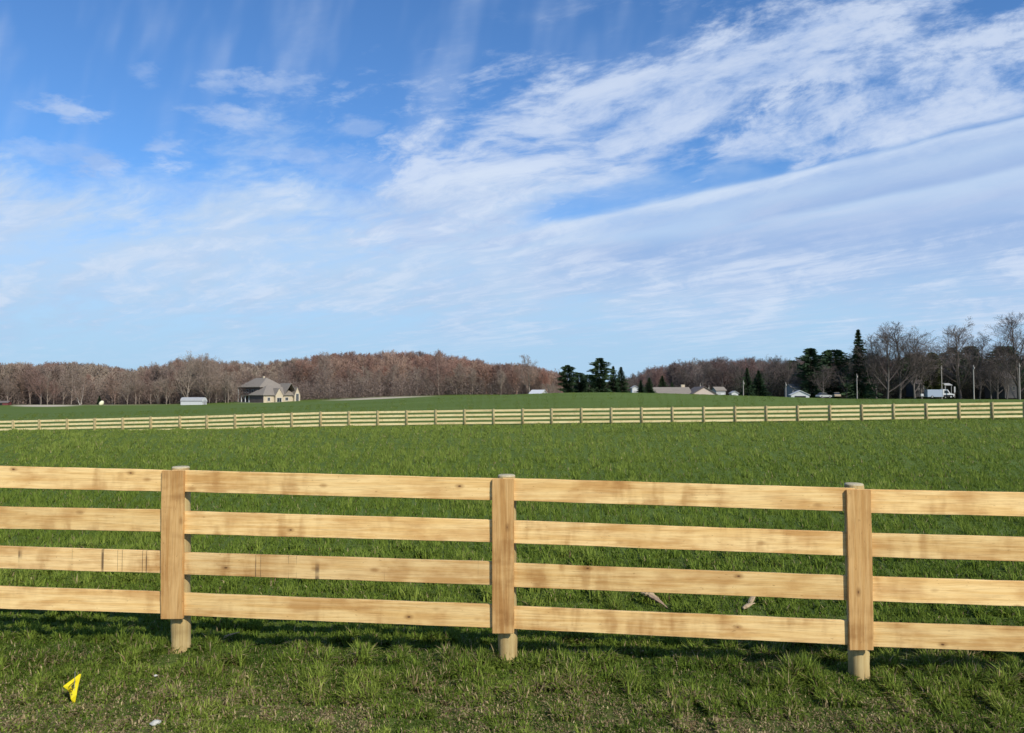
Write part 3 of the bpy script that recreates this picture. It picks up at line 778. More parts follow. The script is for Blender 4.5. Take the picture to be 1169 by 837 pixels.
# ------------------------------------------------------------------ buildings
M['stone'] = simple('cream_stone', (.52,.43,.30), .9, .25, 1.2); M['tan'] = simple('tan_brick', (.40,.31,.22), .9, .25, 1.5)
M['brown'] = simple('shade_darkened_brown_siding', (.13,.10,.09), .9, .2, 1.0); M['shingle'] = simple('grey_brown_shingles', (.24,.205,.165), .95, .2, 1.2)  # brown deepened so the colour itself carries shade on the sunless house walls
M['shingle2'] = simple('dark_shingles', (.15,.125,.11), .95, .2, 1.2); M['glass'] = simple('dark_window_glass', (.03,.035,.04), .15, .1, 1, .6)
M['white'] = simple('white_paint', (.58,.58,.56), .5, .05, 2); M['pink'] = simple('pinkish_siding', (.52,.42,.35), .9, .1, 1)
M['pale'] = simple('pale_grey_siding', (.36,.36,.35), .7, .12, 1); M['grey'] = simple('shade_darkened_grey_siding', (.075,.07,.07), .9, .15, 1)  # grey walls coloured near-black to carry the shade among the trees
M['siding'] = simple('dull_grey_siding', (.26,.25,.25), .8, .15, 1); M['dark'] = simple('black_rubber_and_shadow_gaps', (.02,.02,.02), .8, .1, 1); M['blue'] = simple('pale_blue_metal_box', (.33,.38,.45), .45, .05, .5)
M['pole'] = simple('weathered_pole_wood', (.34,.31,.27), .9, .2, 4); M['red'] = simple('dull_red_paint', (.16,.05,.045), .7, .2, 2)
M['yellow'] = simple('pale_yellow_wrap', (.78,.74,.48), .7, .1, 3); M['metal'] = simple('galvanized_roof', (.62,.63,.63), .5, .08, 1)
M['ceramic'] = simple('glazed_insulator', (.25,.2,.18), .3)
def gable_roof(x0, x1, y0, y1, ze, zr, axis='x', t=.18, ov=.35):
    """roof of two pitched slabs with thickness; ridge runs along axis"""
    m = MB()
    if axis == 'x':
        ym = (y0+y1)/2; s = (zr-ze)/(ym-y0); yo0, yo1 = y0-ov, y1+ov; zo = ze-ov*s
        m.prism([(yo0, zo), (ym, zr), (yo1, zo), (yo1, zo+t), (ym, zr+t*1.2), (yo0, zo+t)], 'x', x0-ov, x1+ov)
    else:
        xm = (x0+x1)/2; s = (zr-ze)/(xm-x0); xo0, xo1 = x0-ov, x1+ov; zo = ze-ov*s
        m.prism([(xo0, zo), (xm, zr), (xo1, zo), (xo1, zo+t), (xm, zr+t*1.2), (xo0, zo+t)], 'y', y0-ov, y1+ov)
    return m
def hip_roof(x0, x1, y0, y1, ze, zr, ov=.5, t=.2, inset=None):
    x0 -= ov; x1 += ov; y0 -= ov; y1 += ov; w = min(x1-x0, y1-y0)/2 if inset is None else inset; m = MB()
    if x1-x0 >= y1-y0: a, b = (x0+w, (y0+y1)/2, zr), (x1-w, (y0+y1)/2, zr)
    else: a, b = ((x0+x1)/2, y0+w, zr), ((x0+x1)/2, y1-w, zr)
    P_ = [(x0,y0,ze),(x1,y0,ze),(x1,y1,ze),(x0,y1,ze),(x0,y0,ze+t),(x1,y0,ze+t),(x1,y1,ze+t),(x0,y1,ze+t),a,b]
    if x1-x0 >= y1-y0: top = [[4,5,9,8],[5,6,9],[6,7,8,9],[7,4,8]]
    else: top = [[4,5,8],[5,6,9,8],[6,7,9],[7,4,8,9]]
    m.hull(P_, [[3,2,1,0],[0,1,5,4],[1,2,6,5],[2,3,7,6],[3,0,4,7]]+top); return m
def gable_wall(x0, x1, y0, y1, h, zr, axis='x'):
    m = MB()
    if axis == 'x': m.prism([(y0, -1.5), (y1, -1.5), (y1, h), ((y0+y1)/2, zr), (y0, h)], 'x', x0, x1)
    else: m.prism([(x0, -1.5), (x1, -1.5), (x1, h), ((x0+x1)/2, zr), (x0, h)], 'y', y0, y1)
    return m
def window(parent, x, y, z, w, h, face='y-', mat='white'):
    """frame with a pane set into it; face says which way it looks"""
    f = MB(); t = .1; e = .06
    rect = lambda m, a0, a1, z0, z1, d0, d1: (m.box(x+a0, x+a1, y+d0, y+d1, z+z0, z+z1) if face == 'y-' else m.box(x+d0, x+d1, y+a0, y+a1, z+z0, z+z1))
    sg = -1 if face in ('y-', 'x-') else 1
    lo, hi = sorted((sg*e, -sg*e))
    for a in ((-w/2-t, -w/2, -t, h+t), (w/2, w/2+t, -t, h+t), (-w/2, w/2, -t, 0), (-w/2, w/2, h, h+t), (-.03, .03, 0, h)): rect(f, a[0], a[1], a[2], a[3], lo, hi)
    fr = f.build('window', M[mat], parent); p = MB(); l2, h2 = sorted((sg*.025, -sg*.05)); rect(p, -w/2, -.032, .002, h-.002, l2, h2); rect(p, .032, w/2, .002, h-.002, l2, h2); p.build('pane', M['glass'], fr)
    return fr
def site(px, D): x = xat(px, D); return (x, D, Hs(x, D, False))
# big stone house on the left: local x runs right and nearer, local y runs right and away
D = 300; ox, oy, oz = site(301, D-2)
hs = empty('stone_house', (ox, oy, oz), 0); hs.rotation_euler = (0, 0, R(-45)); hs.scale = (1.1, .84, 1); tag(hs, 'large stone house with grey hipped roofs below the wooded hill', 'house')
# local +x = (cos-55, sin-55) = (.57,-.82) faces the sun; local -y = (-.82,-.57) is the shaded side, its brown siding coloured darker for that shade
MB().box(-23, -6.5, 2.5, 14.5, -1.5, 6.1).build('wall', M['brown'], hs)
r_ = hip_roof(-23, -6.5, 2.5, 14.5, 6.1, 10.1, .7, inset=4.6).build('roof', M['shingle'], hs)
MB().box(-13.2, -12.3, 8.0, 8.8, 7.8, 10.75).build('chimney', M['stone'], r_)
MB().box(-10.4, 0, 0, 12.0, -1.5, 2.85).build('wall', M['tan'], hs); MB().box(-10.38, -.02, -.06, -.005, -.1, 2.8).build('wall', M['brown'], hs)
MB().box(.005, .07, .02, 16.0, -.6, 2.8).build('wall', M['stone'], hs)
hip_roof(-10.4, 0, 0, 16.2, 2.85, 6.9, .6, inset=5.6).build('roof', M['shingle'], hs)
MB().box(-8, -.3, 12, 17.2, -1.5, 2.9).build('wall', M['tan'], hs)
gable_roof(-7.8, .2, 10.2, 17.4, 2.9, 7.6, 'x').build('roof', M['shingle'], hs)
for (y0, y1, pk) in ((5.2, 9.0, 5.6), (15.0, 18.0, 6.0)):
    gable_wall(-3.0, 1.3, y0, y1, 2.9, pk-.12, 'x').build('wall', M['stone'], hs)
    gable_roof(-3.2, 1.15, y0, y1, 2.9, pk, 'x', .16, .25).build('roof', M['shingle'], hs)
window(hs, 1.3, 7.1, .25, 2.2, 1.6, 'x+'); window(hs, 1.3, 16.5, .5, 1.3, 3.0, 'x+'); window(hs, .09, 2.6, .7, 1.2, 1.3, 'x+'); window(hs, .09, 11.8, .9, 1.4, 1.1, 'x+')
for xx in (-21.4, -18.8, -16.2, -12.4, -9.0): window(hs, xx, 2.5, 3.9, 1.5, 1.3, 'y-', 'pale')
for xx in (-20.6, -17.6, -14.2): window(hs, xx, 2.5, .6, 1.7, 1.8, 'y-', 'pale')
MB().box(-23.4, -10.6, -.2, 2.3, -.5, .1).build('porch_floor', M['pale'], hs)
MB().box(-17.7, -10.7, -.3, 2.45, 2.75, 3.0).build('porch_roof', M['shingle'], hs)
for xx in (-17.4, -14.2, -11.2): MB().box(xx-.16, xx+.16, -.1, .22, .1, 2.75).build('column', M['white'], hs)
MB().box(-9.2, -6.4, -.12, -.065, 0, 2.2).build('garage_door', M['brown'], hs); MB().box(-4.6, -1.6, -.12, -.065, 0, 2.2).build('garage_door', M['brown'], hs)
MB().box(-23.5, -23.1, 1.9, 2.35, -.8, 6.1).build('column', M['pale'], hs)
# white shed
ox, oy, oz = site(221.5, 285); sh = empty('shed', (ox, oy, oz), R(-8)); tag(sh, 'long low white shed with a rounded grey roof left of the stone house', 'shed')
MB().box(-4.3, 4.3, -1.6, 1.6, -.5, 1.3).build('wall', M['white'], sh)
arc = [(1.75*math.cos(a), 1.3+1.55*math.sin(a)) for a in [math.pi*i/10 for i in range(11)]]
MB().prism(arc, 'x', -4.4, 4.4).build('roof', M['pale'], sh)
MB().prism([(1.7*math.cos(a), 1.2+1.5*math.sin(a)) for a in [math.pi*i/10 for i in range(11)]], 'x', 4.4, 4.5).build('end_wall', M['white'], sh)
MB().box(4.5, 4.56, -.6, .6, -.3, 1.7).build('door', M['pale'], sh)
# yellow bundle
ox, oy, oz = site(115.6, 286); yb = MB()
rings = [(0, .45), (.35, .78), (.9, .85), (1.4, .7), (1.85, .35)]
vs = []; n = 14
for h_, r_ in rings: vs += [(r_*math.cos(2*math.pi*j/n)*(1+.08*math.sin(j*2.1+h_*3))+h_*.28, r_*math.sin(2*math.pi*j/n), h_-.1) for j in range(n)]
yb.v = vs; yb.f = [[i*n+j, i*n+(j+1) % n, (i+1)*n+(j+1) % n, (i+1)*n+j] for i in range(4) for j in range(n)]+[[j for j in range(n)][::-1], [4*n+j for j in range(n)]]
tag(yb.build('wrapped_bundle', M['yellow'], None, True, loc=(ox, oy, oz)), 'small pale yellow leaning bundle at the foot of the left wood', 'bundle')
# dull red low shed at the far left
ox, oy, oz = site(3.5, 288); rs = empty('low_shed', (ox, oy, oz), R(5)); tag(rs, 'low dull red shed at the far left edge of the field', 'shed')
gable_wall(-3.2, 2.6, -1.2, 1.2, 1.0, 1.5, 'x').build('wall', M['red'], rs); gable_roof(-3.2, 2.6, -1.2, 1.2, 1.0, 1.55, 'x', .1, .2).build('roof', M['shingle2'], rs)
MB().box(-.6, .6, -1.27, -1.205, 0, .9).build('door', M['dark'], rs)
# white roofed shed on the crest
ox, oy, oz = site(614.5, 172); ws = empty('shed', (ox, oy, at(613, 445, 172).z-2.75), R(-32)); ws.scale = (.8, .8, 1); tag(ws, 'low shed with bright white roof peeking over the middle of the crest', 'shed')
gable_wall(-1.9, 1.9, -1.6, 1.6, 1.9, 2.5, 'x').build('wall', M['pale'], ws); gable_roof(-1.9, 1.9, -1.6, 1.6, 1.9, 2.65, 'x', .08, .25).build('roof', M['white'], ws)
MB().box(-.5, .5, -1.67, -1.605, 0, 1.8).build('door', M['pale'], ws)
# low ranch house
zb = at(780, 442.2, 188).z-4.3; ox, oy, _ = site(776, 188)
rh = empty('ranch_house', (ox, oy, zb), 0); tag(rh, 'low house with brown roof, cream chimney and pinkish front gable behind the crest', 'house')
MB().box(-6.4, 1.2, -3, 4, -1.5, 2.6).build('wall', M['tan'], rh)
rr = gable_roof(-6.4, 2.0, -3, 4, 2.6, 4.15, 'x', .15, .4).build('roof', M['shingle'], rh)
MB().box(.55, 1.45, .8, 1.6, 3.2, 4.95).build('chimney', M['stone'], rr)
gable_wall(1.3, 8.0, -5.5, 4, 2.3, 4.15, 'y').build('wall', M['pink'], rh)
gable_roof(1.3, 8.0, -5.4, 4, 2.3, 4.3, 'y', .15, .35).build('roof', M['shingle2'], rh)
for xx in (-5.0, -2.6, -.4): window(rh, xx, -3, 1.0, 1.2, 1.1)
window(rh, 3.2, -5.5, .9, 1.3, 1.2); window(rh, 6.0, -5.5, .9, 1.3, 1.2)
# small white buildings
def small_house(px, D, ytop, w, d, wallh, name, label, wall, roof, rz=0, axis='y', rh_=None, cat='shed'):
    x = xat(px, D); zt = at(px, ytop, D).z; zr = wallh+(rh_ or w*.28); o = empty(name, (x, D, zt-zr-.15), R(rz)); tag(o, label, cat)
    gable_wall(-w/2, w/2, -d/2, d/2, wallh, zr-.1, axis).build('wall', M[wall], o)
    gable_roof(-w/2, w/2, -d/2, d/2, wallh, zr, axis, .12, .25).build('roof', M[roof], o)
    return o
o = small_house(724.5, 190, 440.2, 1.6, 2.4, 2.6, 'shed', 'narrow white shed between the crest evergreens and small conifers', 'white', 'pale')
MB().box(-.4, .4, -1.27, -1.205, 0, 1.9).build('door', M['pale'], o)
o = small_house(820, 200, 441.6, 2.6, 3, 3.0, 'shed', 'small white shed with grey roof right of the low house', 'pale', 'shingle', 10, 'x', .8)
MB().box(-.1, .9, -1.57, -1.505, 0, 2.2).build('door', M['white'], o)
o = small_house(837.5, 200, 446.2, 1.7, 2.2, 1.6, 'shed', 'tiny white gabled shed left of the pale utility pole', 'white', 'pale', 0, 'y')
MB().box(-.35, .35, -1.17, -1.105, 0, 1.3).build('door', M['pale'], o)
o = small_house(904.5, 222, 438.2, 2.6, 4, 4.4, 'white_house', 'two-storey white house partly hidden behind the white gabled garage', 'siding', 'shingle', 12, 'x', 1.1, 'house')
window(o, .6, -2.0, 3.0, .7, .9); window(o, -.6, -2.0, 3.0, .7, .9)
o = small_house(912, 206, 445.6, 4.6, 5, 1.6, 'garage', 'white gabled garage with dark open door left of tall pine', 'white', 'white', -14, 'y', 1.1, 'garage')
MB().box(-1.4, 1.4, -2.57, -2.505, -.5, 1.3).build('garage_door', M['dark'], o)  # black panel painted as the shaded inside of the open doorway
o = small_house(1047, 225, 433.5, 4.2, 5, 2.2, 'grey_house', 'low grey house left of the olive cedar', 'grey', 'shingle2', 0, 'x', 1.2, 'house')
window(o, -.9, -2.5, .8, 1.0, 1.1); window(o, 1.1, -2.5, .8, 1.0, 1.1)
o = small_house(1142, 226, 423.8, 5.6, 6, 4.4, 'grey_house', 'grey gabled two-storey house near right edge, coloured dark for shade of the trees', 'grey', 'shingle2', 25, 'x', 2.0, 'house')
for wx_, wz_ in ((-1.5, .9), (1.3, .9), (-1.5, 3.0), (1.3, 3.0)): window(o, wx_, -3, wz_, 1.0, 1.1, 'y-', 'shingle')
# ------------------------------------------------------------------ vehicles by the right-hand houses
def wheel(parent, x, y, r, wd=.22):
    m = MB(); n = 18; prof = [(-wd/2, r*.9), (-wd/2+.04, r), (wd/2-.04, r), (wd/2, r*.9)]
    vs = [(x+rr*math.cos(2*math.pi*j/n), y+yy, r+rr*math.sin(2*math.pi*j/n)) for yy, rr in prof for j in range(n)]
    m.v = vs; m.f = [[i*n+j, i*n+(j+1) % n, (i+1)*n+(j+1) % n, (i+1)*n+j] for i in range(3) for j in range(n)]+[[j for j in range(n)], [3*n+j for j in range(n)]]
    w = m.build('wheel', M['dark'], parent); MB().tube((x, y-wd/2-.012, r), (x, y+wd/2+.012, r), r*.55, r*.55, 14).build('rim', M['pale'], w); return w
D = 207; ox, oy, oz = site(1071, D)
tk = empty('box_truck', (ox, oy, at(1071, 454.6, D).z), R(-6)); tk.scale = (.93, .93, .88); tag(tk, 'white box truck with pale blue cargo box parked before the trees', 'truck')
MB().box(-3.5, .7, -1.1, 1.1, .35, 2.65).build('cargo_box', M['blue'], tk, bevel=.05)
MB().prism([(.78, .4), (3.9, .4), (4.0, 1.25), (2.9, 1.5), (2.3, 2.55), (1.9, 2.75), (.78, 2.75)], 'y', -1.0, 1.0).build('cab', M['white'], tk, bevel=.05)
MB().prism([(1.2, 1.5), (2.55, 1.5), (2.15, 2.35), (1.2, 2.35)], 'y', -1.03, -1.005).build('window', M['glass'], tk); MB().prism([(1.2, 1.5), (2.55, 1.5), (2.15, 2.35), (1.2, 2.35)], 'y', 1.005, 1.03).build('window', M['glass'], tk)
MB().box(1.0, 3.7, -1.045, -1.01, .42, 1.0).build('side_step', M['dark'], tk)
MB().box(3.98, 4.1, -.98, .98, .42, .75).build('bumper', M['dark'], tk)
for xx in (-2.2, 3.0):
    for yy in (-1.0, 1.0): wheel(tk, xx, yy, .42)
for yy in (-.75, .75): MB().box(4.0, 4.04, yy-.15, yy+.15, .9, 1.1).build('headlight', M['pale'], tk)
MB().box(-4.9, -3.55, -.08, .08, .45, .55).build('tow_bar', M['pale'], tk); MB().box(-5.0, -4.2, -.25, .25, .55, 1.35).build('gas_cover', M['white'], tk, bevel=.06)
# white canopy behind the truck
cn = empty('canopy', (xat(1079, 216), 216, at(1079, 437.5, 216).z-3.0), R(10)); tag(cn, 'white canopy roof on thin posts just above the truck cab', 'canopy')
gable_roof(-1.1, 1.1, -1.2, 1.2, 2.4, 2.9, 'x', .08, .15).build('roof', M['pale'], cn)
for xx in (-1, 1):
    for yy in (-1.1, 1.1): MB().box(xx-.05, xx+.05, yy-.05, yy+.05, -1.2, 2.4).build('leg', M['pale'], cn)
# white marker post right of the truck
wp = empty('sign_post', (xat(1089.5, 212), 212, at(1089, 448.5, 212).z-.5), 0); tag(wp, 'narrow white board on a post right of the truck', 'sign')
MB().box(-.07, .07, -.05, .05, -.8, .7).build('post', M['pole'], wp); MB().box(-.2, .2, -.09, -.055, .6, 2.2).build('board', M['pale'], wp)
# cars
def car(px, D, ybase, mat, label, rz):
    o = empty('parked_car', (xat(px, D), D, at(px, ybase, D).z), R(rz)); tag(o, label, 'car')
    MB().prism([(-2.1, .28), (2.1, .28), (2.15, .7), (1.4, .85), (-1.9, .9), (-2.15, .65)], 'y', -.85, .85).build('body', M[mat], o, bevel=.06)
    MB().prism([(-1.6, .88), (1.0, .86), (.45, 1.4), (-1.1, 1.42)], 'y', -.72, .72).build('cabin', M['glass'], o, bevel=.04)
    MB().prism([(-1.05, 1.425), (.4, 1.405), (.38, 1.45), (-1.0, 1.47)], 'y', -.7, .7).build('roof', M[mat], o)
    for xx in (-1.35, 1.35):
        for yy in (-.8, .8): wheel(o, xx, yy, .32, .2)
    return o
car(940, 208, 454.6, 'pale', 'pale grey car parked between white garage and narrow spruce', 20)
car(954, 212, 454.0, 'tan', 'small tan car parked in front of the round-topped evergreen', 80)
# utility poles
def pole(px, D, ytop, label, arm=True, rad=.15):
    x = xat(px, D); z = Hs(x, D, False); h = at(px, ytop, D).z-z
    o = empty('utility_pole', (x, D, z), R(random.uniform(-20, 20))); tag(o, label, 'utility pole')
    rad *= .82; MB().tube((0, 0, -.5), (0, 0, h), rad, rad*.7, 10).build('pole', M['pole'], o)
    if arm:
        MB().tube((0, 0, h), (0, 0, h+.16), .04, .03, 8).build('insulator', M['ceramic'], o)
        MB().box(-.12, .12, -rad-.14, -rad+.02, h-.95, h-.45).build('bracket', M['pole'], o)
    return o
pole(848.5, 186, 434.5, 'short pale utility pole in front of the dark conifers'); pole(978.2, 200, 427, 'pale utility pole at the foot of the narrow spruce')
pole(1111.5, 200, 417, 'tall pale utility pole right of the white truck', rad=.2); pole(1075, 210, 417.5, 'utility pole rising behind the white truck cab', rad=.17)
pole(799.5, 200, 437.5, 'thin pole standing behind the pinkish gable', rad=.09); pole(809.3, 200, 440, 'thin short pole right of the pinkish gable', rad=.07)
pole(897, 205, 436.5, 'utility pole left of the white gabled garage', rad=.14); pole(1164, 205, 415, 'utility pole near the right edge of the view', rad=.18)
# ------------------------------------------------------------------ small things on the near ground
def on_ground(px, py):
    d = 3.0
    while d < 20:
        p = at(px, py, d)
        if p.z <= Hs(p.x, p.y)+.0: break
        d += .02
    return p
p = on_ground(80, 806); fm, nt, bs = new_mat('yellow_marker_vinyl', .45, .4)
nt.set(bs.inputs['Base Color'], nt.mix(nt.noise(coord(nt), 30, 3), (.80,.62,.01), (.86,.70,.02)))
fl = empty('marker_flag', (p.x, p.y, p.z), 0); tag(fl, 'small crumpled yellow marker flag in the grass at lower left', 'flag')
MB().tube((0.02, 0, -.05), (0.02, .01, .20), .0012, .0012, 6).build('wire', simple('steel_wire', (.3,.3,.3), .4), fl)
pxm = 5/F*1.0
s = p.y/F
ol = [(-9.5, 21), (7.5, 34), (9, 33), (7.0, 18.5), (8.2, 13.5), (5.8, 4), (3.0, 1.2), (0.2, 3), (-3.5, 13), (-5.6, 18.5)]     # outline about the foot, in flag units
ctr = [(0.5, 22.0), (3.6, 26.5), (1.8, 15.5), (2.6, 9.0)]
def fy(a, b): return .016*math.sin(a*.8+b*.25)+.010*math.sin(b*.55-a*.3)+.018*(b/34)
m = MB(); allp = ol+ctr; nn = len(ol)
for side in (0, 1):
    for (a, b) in allp: m.v.append((a*s, fy(a, b)+side*.0012, b*s))
def near_c(i):
    a = (ol[i][0]+ol[(i+1) % nn][0])/2; b = (ol[i][1]+ol[(i+1) % nn][1])/2
    return min(range(4), key=lambda k: (ctr[k][0]-a)**2+(ctr[k][1]-b)**2)
nc_ = len(allp); cs = [near_c(i) for i in range(nn)]
for i in range(nn):
    for base in (0, nc_):
        m.f.append([base+i, base+(i+1) % nn, base+nn+cs[i]])
        if cs[i] != cs[(i+1) % nn]: m.f.append([base+(i+1) % nn, base+nn+cs[(i+1) % nn], base+nn+cs[i]])
    m.f.append([i, (i+1) % nn, nc_+(i+1) % nn, nc_+i])
flag = m.build('flag', fm, fl)
inkm = simple('black_print', (.16,.10,.01), .6); ink = MB()
def stroke(a0, b0, a1, b1, w=.85):
    d = Vector((a1-a0, b1-b0)).normalized(); q = Vector((-d.y, d.x))*w/2
    P_ = [(a0+q.x, b0+q.y), (a1+q.x, b1+q.y), (a1-q.x, b1-q.y), (a0-q.x, b0-q.y)]
    base = len(ink.v)
    for (a, b) in P_: ink.v.append((a*s, fy(a, b)-.004, b*s))
    ink.f.append([base, base+1, base+2, base+3])
for st_ in [(-4.6,20,-.8,22.3),(-.8,22.3,3.6,27),(1.2,24.6,3.4,20),(-2.4,21,-.2,16),(-3.6,18,1.4,19.5),(.6,18.4,4.6,20.2),(0,15,4.6,16.6),(-.6,12,1.6,13),(2.2,13.6,4.6,11.6),(.4,9.6,4.2,9.2),(3.6,24.5,4.4,29)]: stroke(*st_)
ink.build('print', inkm, flag)
def pebble(name, px, py, w, mat, label, cat, flat=.6, seed=0, long=1.0, rz=0.0, tilt=0.0):
    p = on_ground(px, py); rg = random.Random(seed); import bmesh
    bm = bmesh.new(); bmesh.ops.create_icosphere(bm, subdivisions=3, radius=1)
    ph = [rg.uniform(0, 6) for _ in range(6)]
    for v in bm.verts:
        c = v.co; k = 1+.13*math.sin(3*c.x+ph[0])+.11*math.sin(4*c.y+ph[1])+.10*math.sin(5*c.z+ph[2])+.05*math.sin(9*c.x+ph[3])
        v.co = Vector((c.x*w/2*long*k, c.y*w/2*k, c.z*w/2*flat*k))
    me = bpy.data.meshes.new(name); bm.to_mesh(me); bm.free(); me.materials.append(mat); me.polygons.foreach_set('use_smooth', [True]*len(me.polygons))
    o = obj(name, me, None, (p.x, p.y, p.z+w*flat*.38+.012)); o.rotation_euler = (0, tilt, rz); tag(o, label, cat); return o
chipw = simple('torn_pale_wood', (.42,.31,.19), .9, .35, 60, bump=.4); chipd = simple('broken_bark_wood', (.27,.19,.13), .9, .5, 50, bump=.4)
st_m = simple('white_stone', (.48,.46,.40), .8, .3, 50, bump=.3)
pebble('stone', 178, 830, .050, st_m, 'white stone lying in thin grass at the bottom left of the picture', 'stone', .55, 3, 1.3)
pebble('stone', 177.5, 774, .024, st_m, 'tiny pale stone in the worn grass right of the yellow flag', 'stone', .4, 4, 1.2)
pebble('stone', 980, 782, .026, simple('tan_stone', (.4,.34,.25), .9, .3, 40), 'tiny tan stone in the grass at foot of the right-hand post', 'stone', .55, 5, 1.2) if False else None
def splinter(name, px, py, L, r, mat, label, rz, tilt, seed, head=0.0):
    p = on_ground(px, py); rg = random.Random(seed); m = MB(); n = 8; K = 9; vs = []
    for i in range(K+1):
        t = i/K; rr = r*(.35+.65*math.sin(math.pi*min(1, t*1.15+.12))**.6)*(1+rg.uniform(-.18, .18))*(1+head*max(0, t-.6)*2)
        cx = (t-.5)*L; cz = .1*L*math.sin(t*3)*(.5)
        vs += [(cx, rr*math.cos(2*math.pi*j/n)*rg.uniform(.85, 1.15), cz+rr*.7*math.sin(2*math.pi*j/n)) for j in range(n)]
    m.v = vs; m.f = [[i*n+j, i*n+(j+1) % n, (i+1)*n+(j+1) % n, (i+1)*n+j] for i in range(K) for j in range(n)]+[list(range(n))[::-1], [K*n+j for j in range(n)]]
    o = m.build(name, mat, None, False, loc=(p.x, p.y, p.z+.035+r)); o.rotation_euler = (0, tilt, rz); return tag(o, label, 'wood scrap')
splinter('wood_scrap', 742, 689, .17, .042, chipw, 'pale torn wood scrap on grass seen below third rail', R(-10), R(20), 1, .6)
splinter('wood_scrap', 752, 695, .20, .026, chipd, 'dark brown bark strip lying against the pale torn scrap', R(-18), R(32), 2)
splinter('wood_scrap', 860, 690, .19, .026, chipw, 'pale broken chip leaning up, left of the right-hand post', R(40), R(-40), 3)
splinter('wood_scrap', 855, 699, .14, .022, chipw, 'lower pale curved chip just above the bottom rail', R(25), R(-12), 4)
splinter('wood_scrap', 262, 733, .15, .012, chipw, 'long pale splinter lying right of the left-hand post foot', R(28), R(-12), 5)
0 and splinter('wood_scrap', 868, 800, .12, .010, chipw, 'thin pale splinter in front grass left of the right-hand post', R(12), R(-6), 6)
# ------------------------------------------------------------------ sky, sun, camera
SUN_EL, SUN_AZ = 37.0, 33.0      # azimuth: degrees right of straight behind the camera
w = bpy.data.worlds.new('World'); scn.world = w; w.use_nodes = True; nt = NT(w.node_tree)
bg = w.node_tree.nodes['Background']
sky = nt.node('ShaderNodeTexSky', sky_type='NISHITA'); sky.sun_disc = False
sky.sun_elevation = R(SUN_EL); sky.sun_rotation = R(180-SUN_AZ); sky.air_density = 1.0; sky.dust_density = .6; sky.ozone_density = 2.0; sky.altitude = 200
G = coord(nt, 'Generated'); x, y, z = nt.sep(G)
ya = nt.math('MAXIMUM', nt.math('ABSOLUTE', y), .06)
X = x/ya*F+W0/2; Y = 450.0-z/ya*F                       # direction expressed as degrees-like units right / down
zc = nt.math('MAXIMUM', z, .0)+.045
Px = x/zc; Py = y/zc                                    # where the direction meets a flat cloud layer
ca, sa = math.cos(R(-51)), math.sin(R(-51))
S = Px*ca+Py*sa; T_ = Py*ca-Px*sa                       # along and across the streaks
wv = nt.noise(nt.vec(Px*.9, Py*.9, 3.), 1., 3, .55, color=True, dims='2D'); wr, wg, wb_ = nt.sep(wv)
warp = wr-.5; warp2 = wg-.5
puff = nt.noise(nt.vec(X*.0085+warp*1.3+3., Y*.023+X*.0048+warp2*1.6+5., 0.), 1., 7, .66, dims='2D')
fine = nt.noise(nt.vec(Px*9., Py*8., 4.), 1., 4, .6, dims='2D')
streak = nt.noise(nt.vec(S*.55+warp*.5, T_*3.0+warp2*1.4, 7.), 1., 5, .58, dims='2D')
streak2 = nt.noise(nt.vec(S*1.1, T_*6.0+warp*2.2, 11.), 1., 4, .6, dims='2D')
hz = nt.noise(nt.vec(X*.0042, Y*.012+X*.001, 2.), 1., 5, .58, dims='2D')
ss = nt.sstep
tb = Y-(264.0-(X-569.0)*.217)+warp*22.0+(streak-.5)*10.0
wbot = (X-569.0)*.085+20.0
edge_ = 1.0-ss(2., 26., tb)
band = ss(-3., 6., tb)*(1.0-ss(wbot*.6, wbot*1.5, tb))*ss(440., 580., X)*(.50+edge_*.45+(streak2-.5)*.8)
t2 = Y-(222.0-(X-1005.0)*.215)+warp*22.0
band2 = ss(-3., 7., t2)*(1.0-ss(20., 75., t2))*ss(780., 960., X)*(.72+(streak2-.5)*1.3)
t3 = Y-(300.0-(X-900.0)*.10)+warp2*30.0
band3 = ss(-4., 6., t3)*(1.0-ss(6., 30., t3))*ss(660., 800., X)*(.45+(streak2-.5)*1.6)
up = Y-(160.0-(X-450.0)*.30)
m1 = ss(-60., 25., up)*ss(300., 480., X+(hz-.5)*200.)
gap = ss(-44., -10., tb+(puff-.5)*70.)*ss(560., 640., X)*(1.0-ss(850., 960., X))
hole = 1.0-ss(4., 30., nt.math('ABSOLUTE', (X-790.0)*.62+(Y-172.0)*.78+(puff-.5)*60.))
hole = hole*ss(60., 110., Y)*(1.0-ss(205., 245., Y))
above = 1.0-ss(-6., 6., tb)
cov = m1*.90+ss(900., 1100., X)*.06-gap*.75-hole*.36-ss(940., 1060., X)*(1.0-ss(15., 95., Y))*.42
puffd = ss(.12, 1.02, (puff-.5)*2.3+(fine-.5)*.9+(streak-.5)*.7+cov)*above*ss(-160., -10., up)*.86
wis = ss(.50, .72, streak*.5+puff*.5)*.55*ss(560., 800., X)*above
wis2 = ss(.44, .80, nt.noise(nt.vec(X*.010+Y*.002, Y*.0035, 5.), 1., 3, .6, dims='2D'))*.32*ss(360., 40., Y)
low = ss(150., 262., Y+(hz-.5)*210.+(puff-.5)*110.+ss(500., 0., X)*8.)*(1.0-gap*.85*above)
lowb = ss(0., 30., tb)*ss(500., 620., X)
lowd = nt.math('MAXIMUM', low*.95, lowb*.93)*(.97+1.2*(streak*.35+puff*.2+hz*.45-.5)*(1.0-ss(330., 420., Y)))
under = nt.math('MAXIMUM', lowb, low*.9)*ss(.40, .62, streak2*.25+hz*.4+puff*.35)*.75*(1.0-ss(350., 440., Y))
sm = None
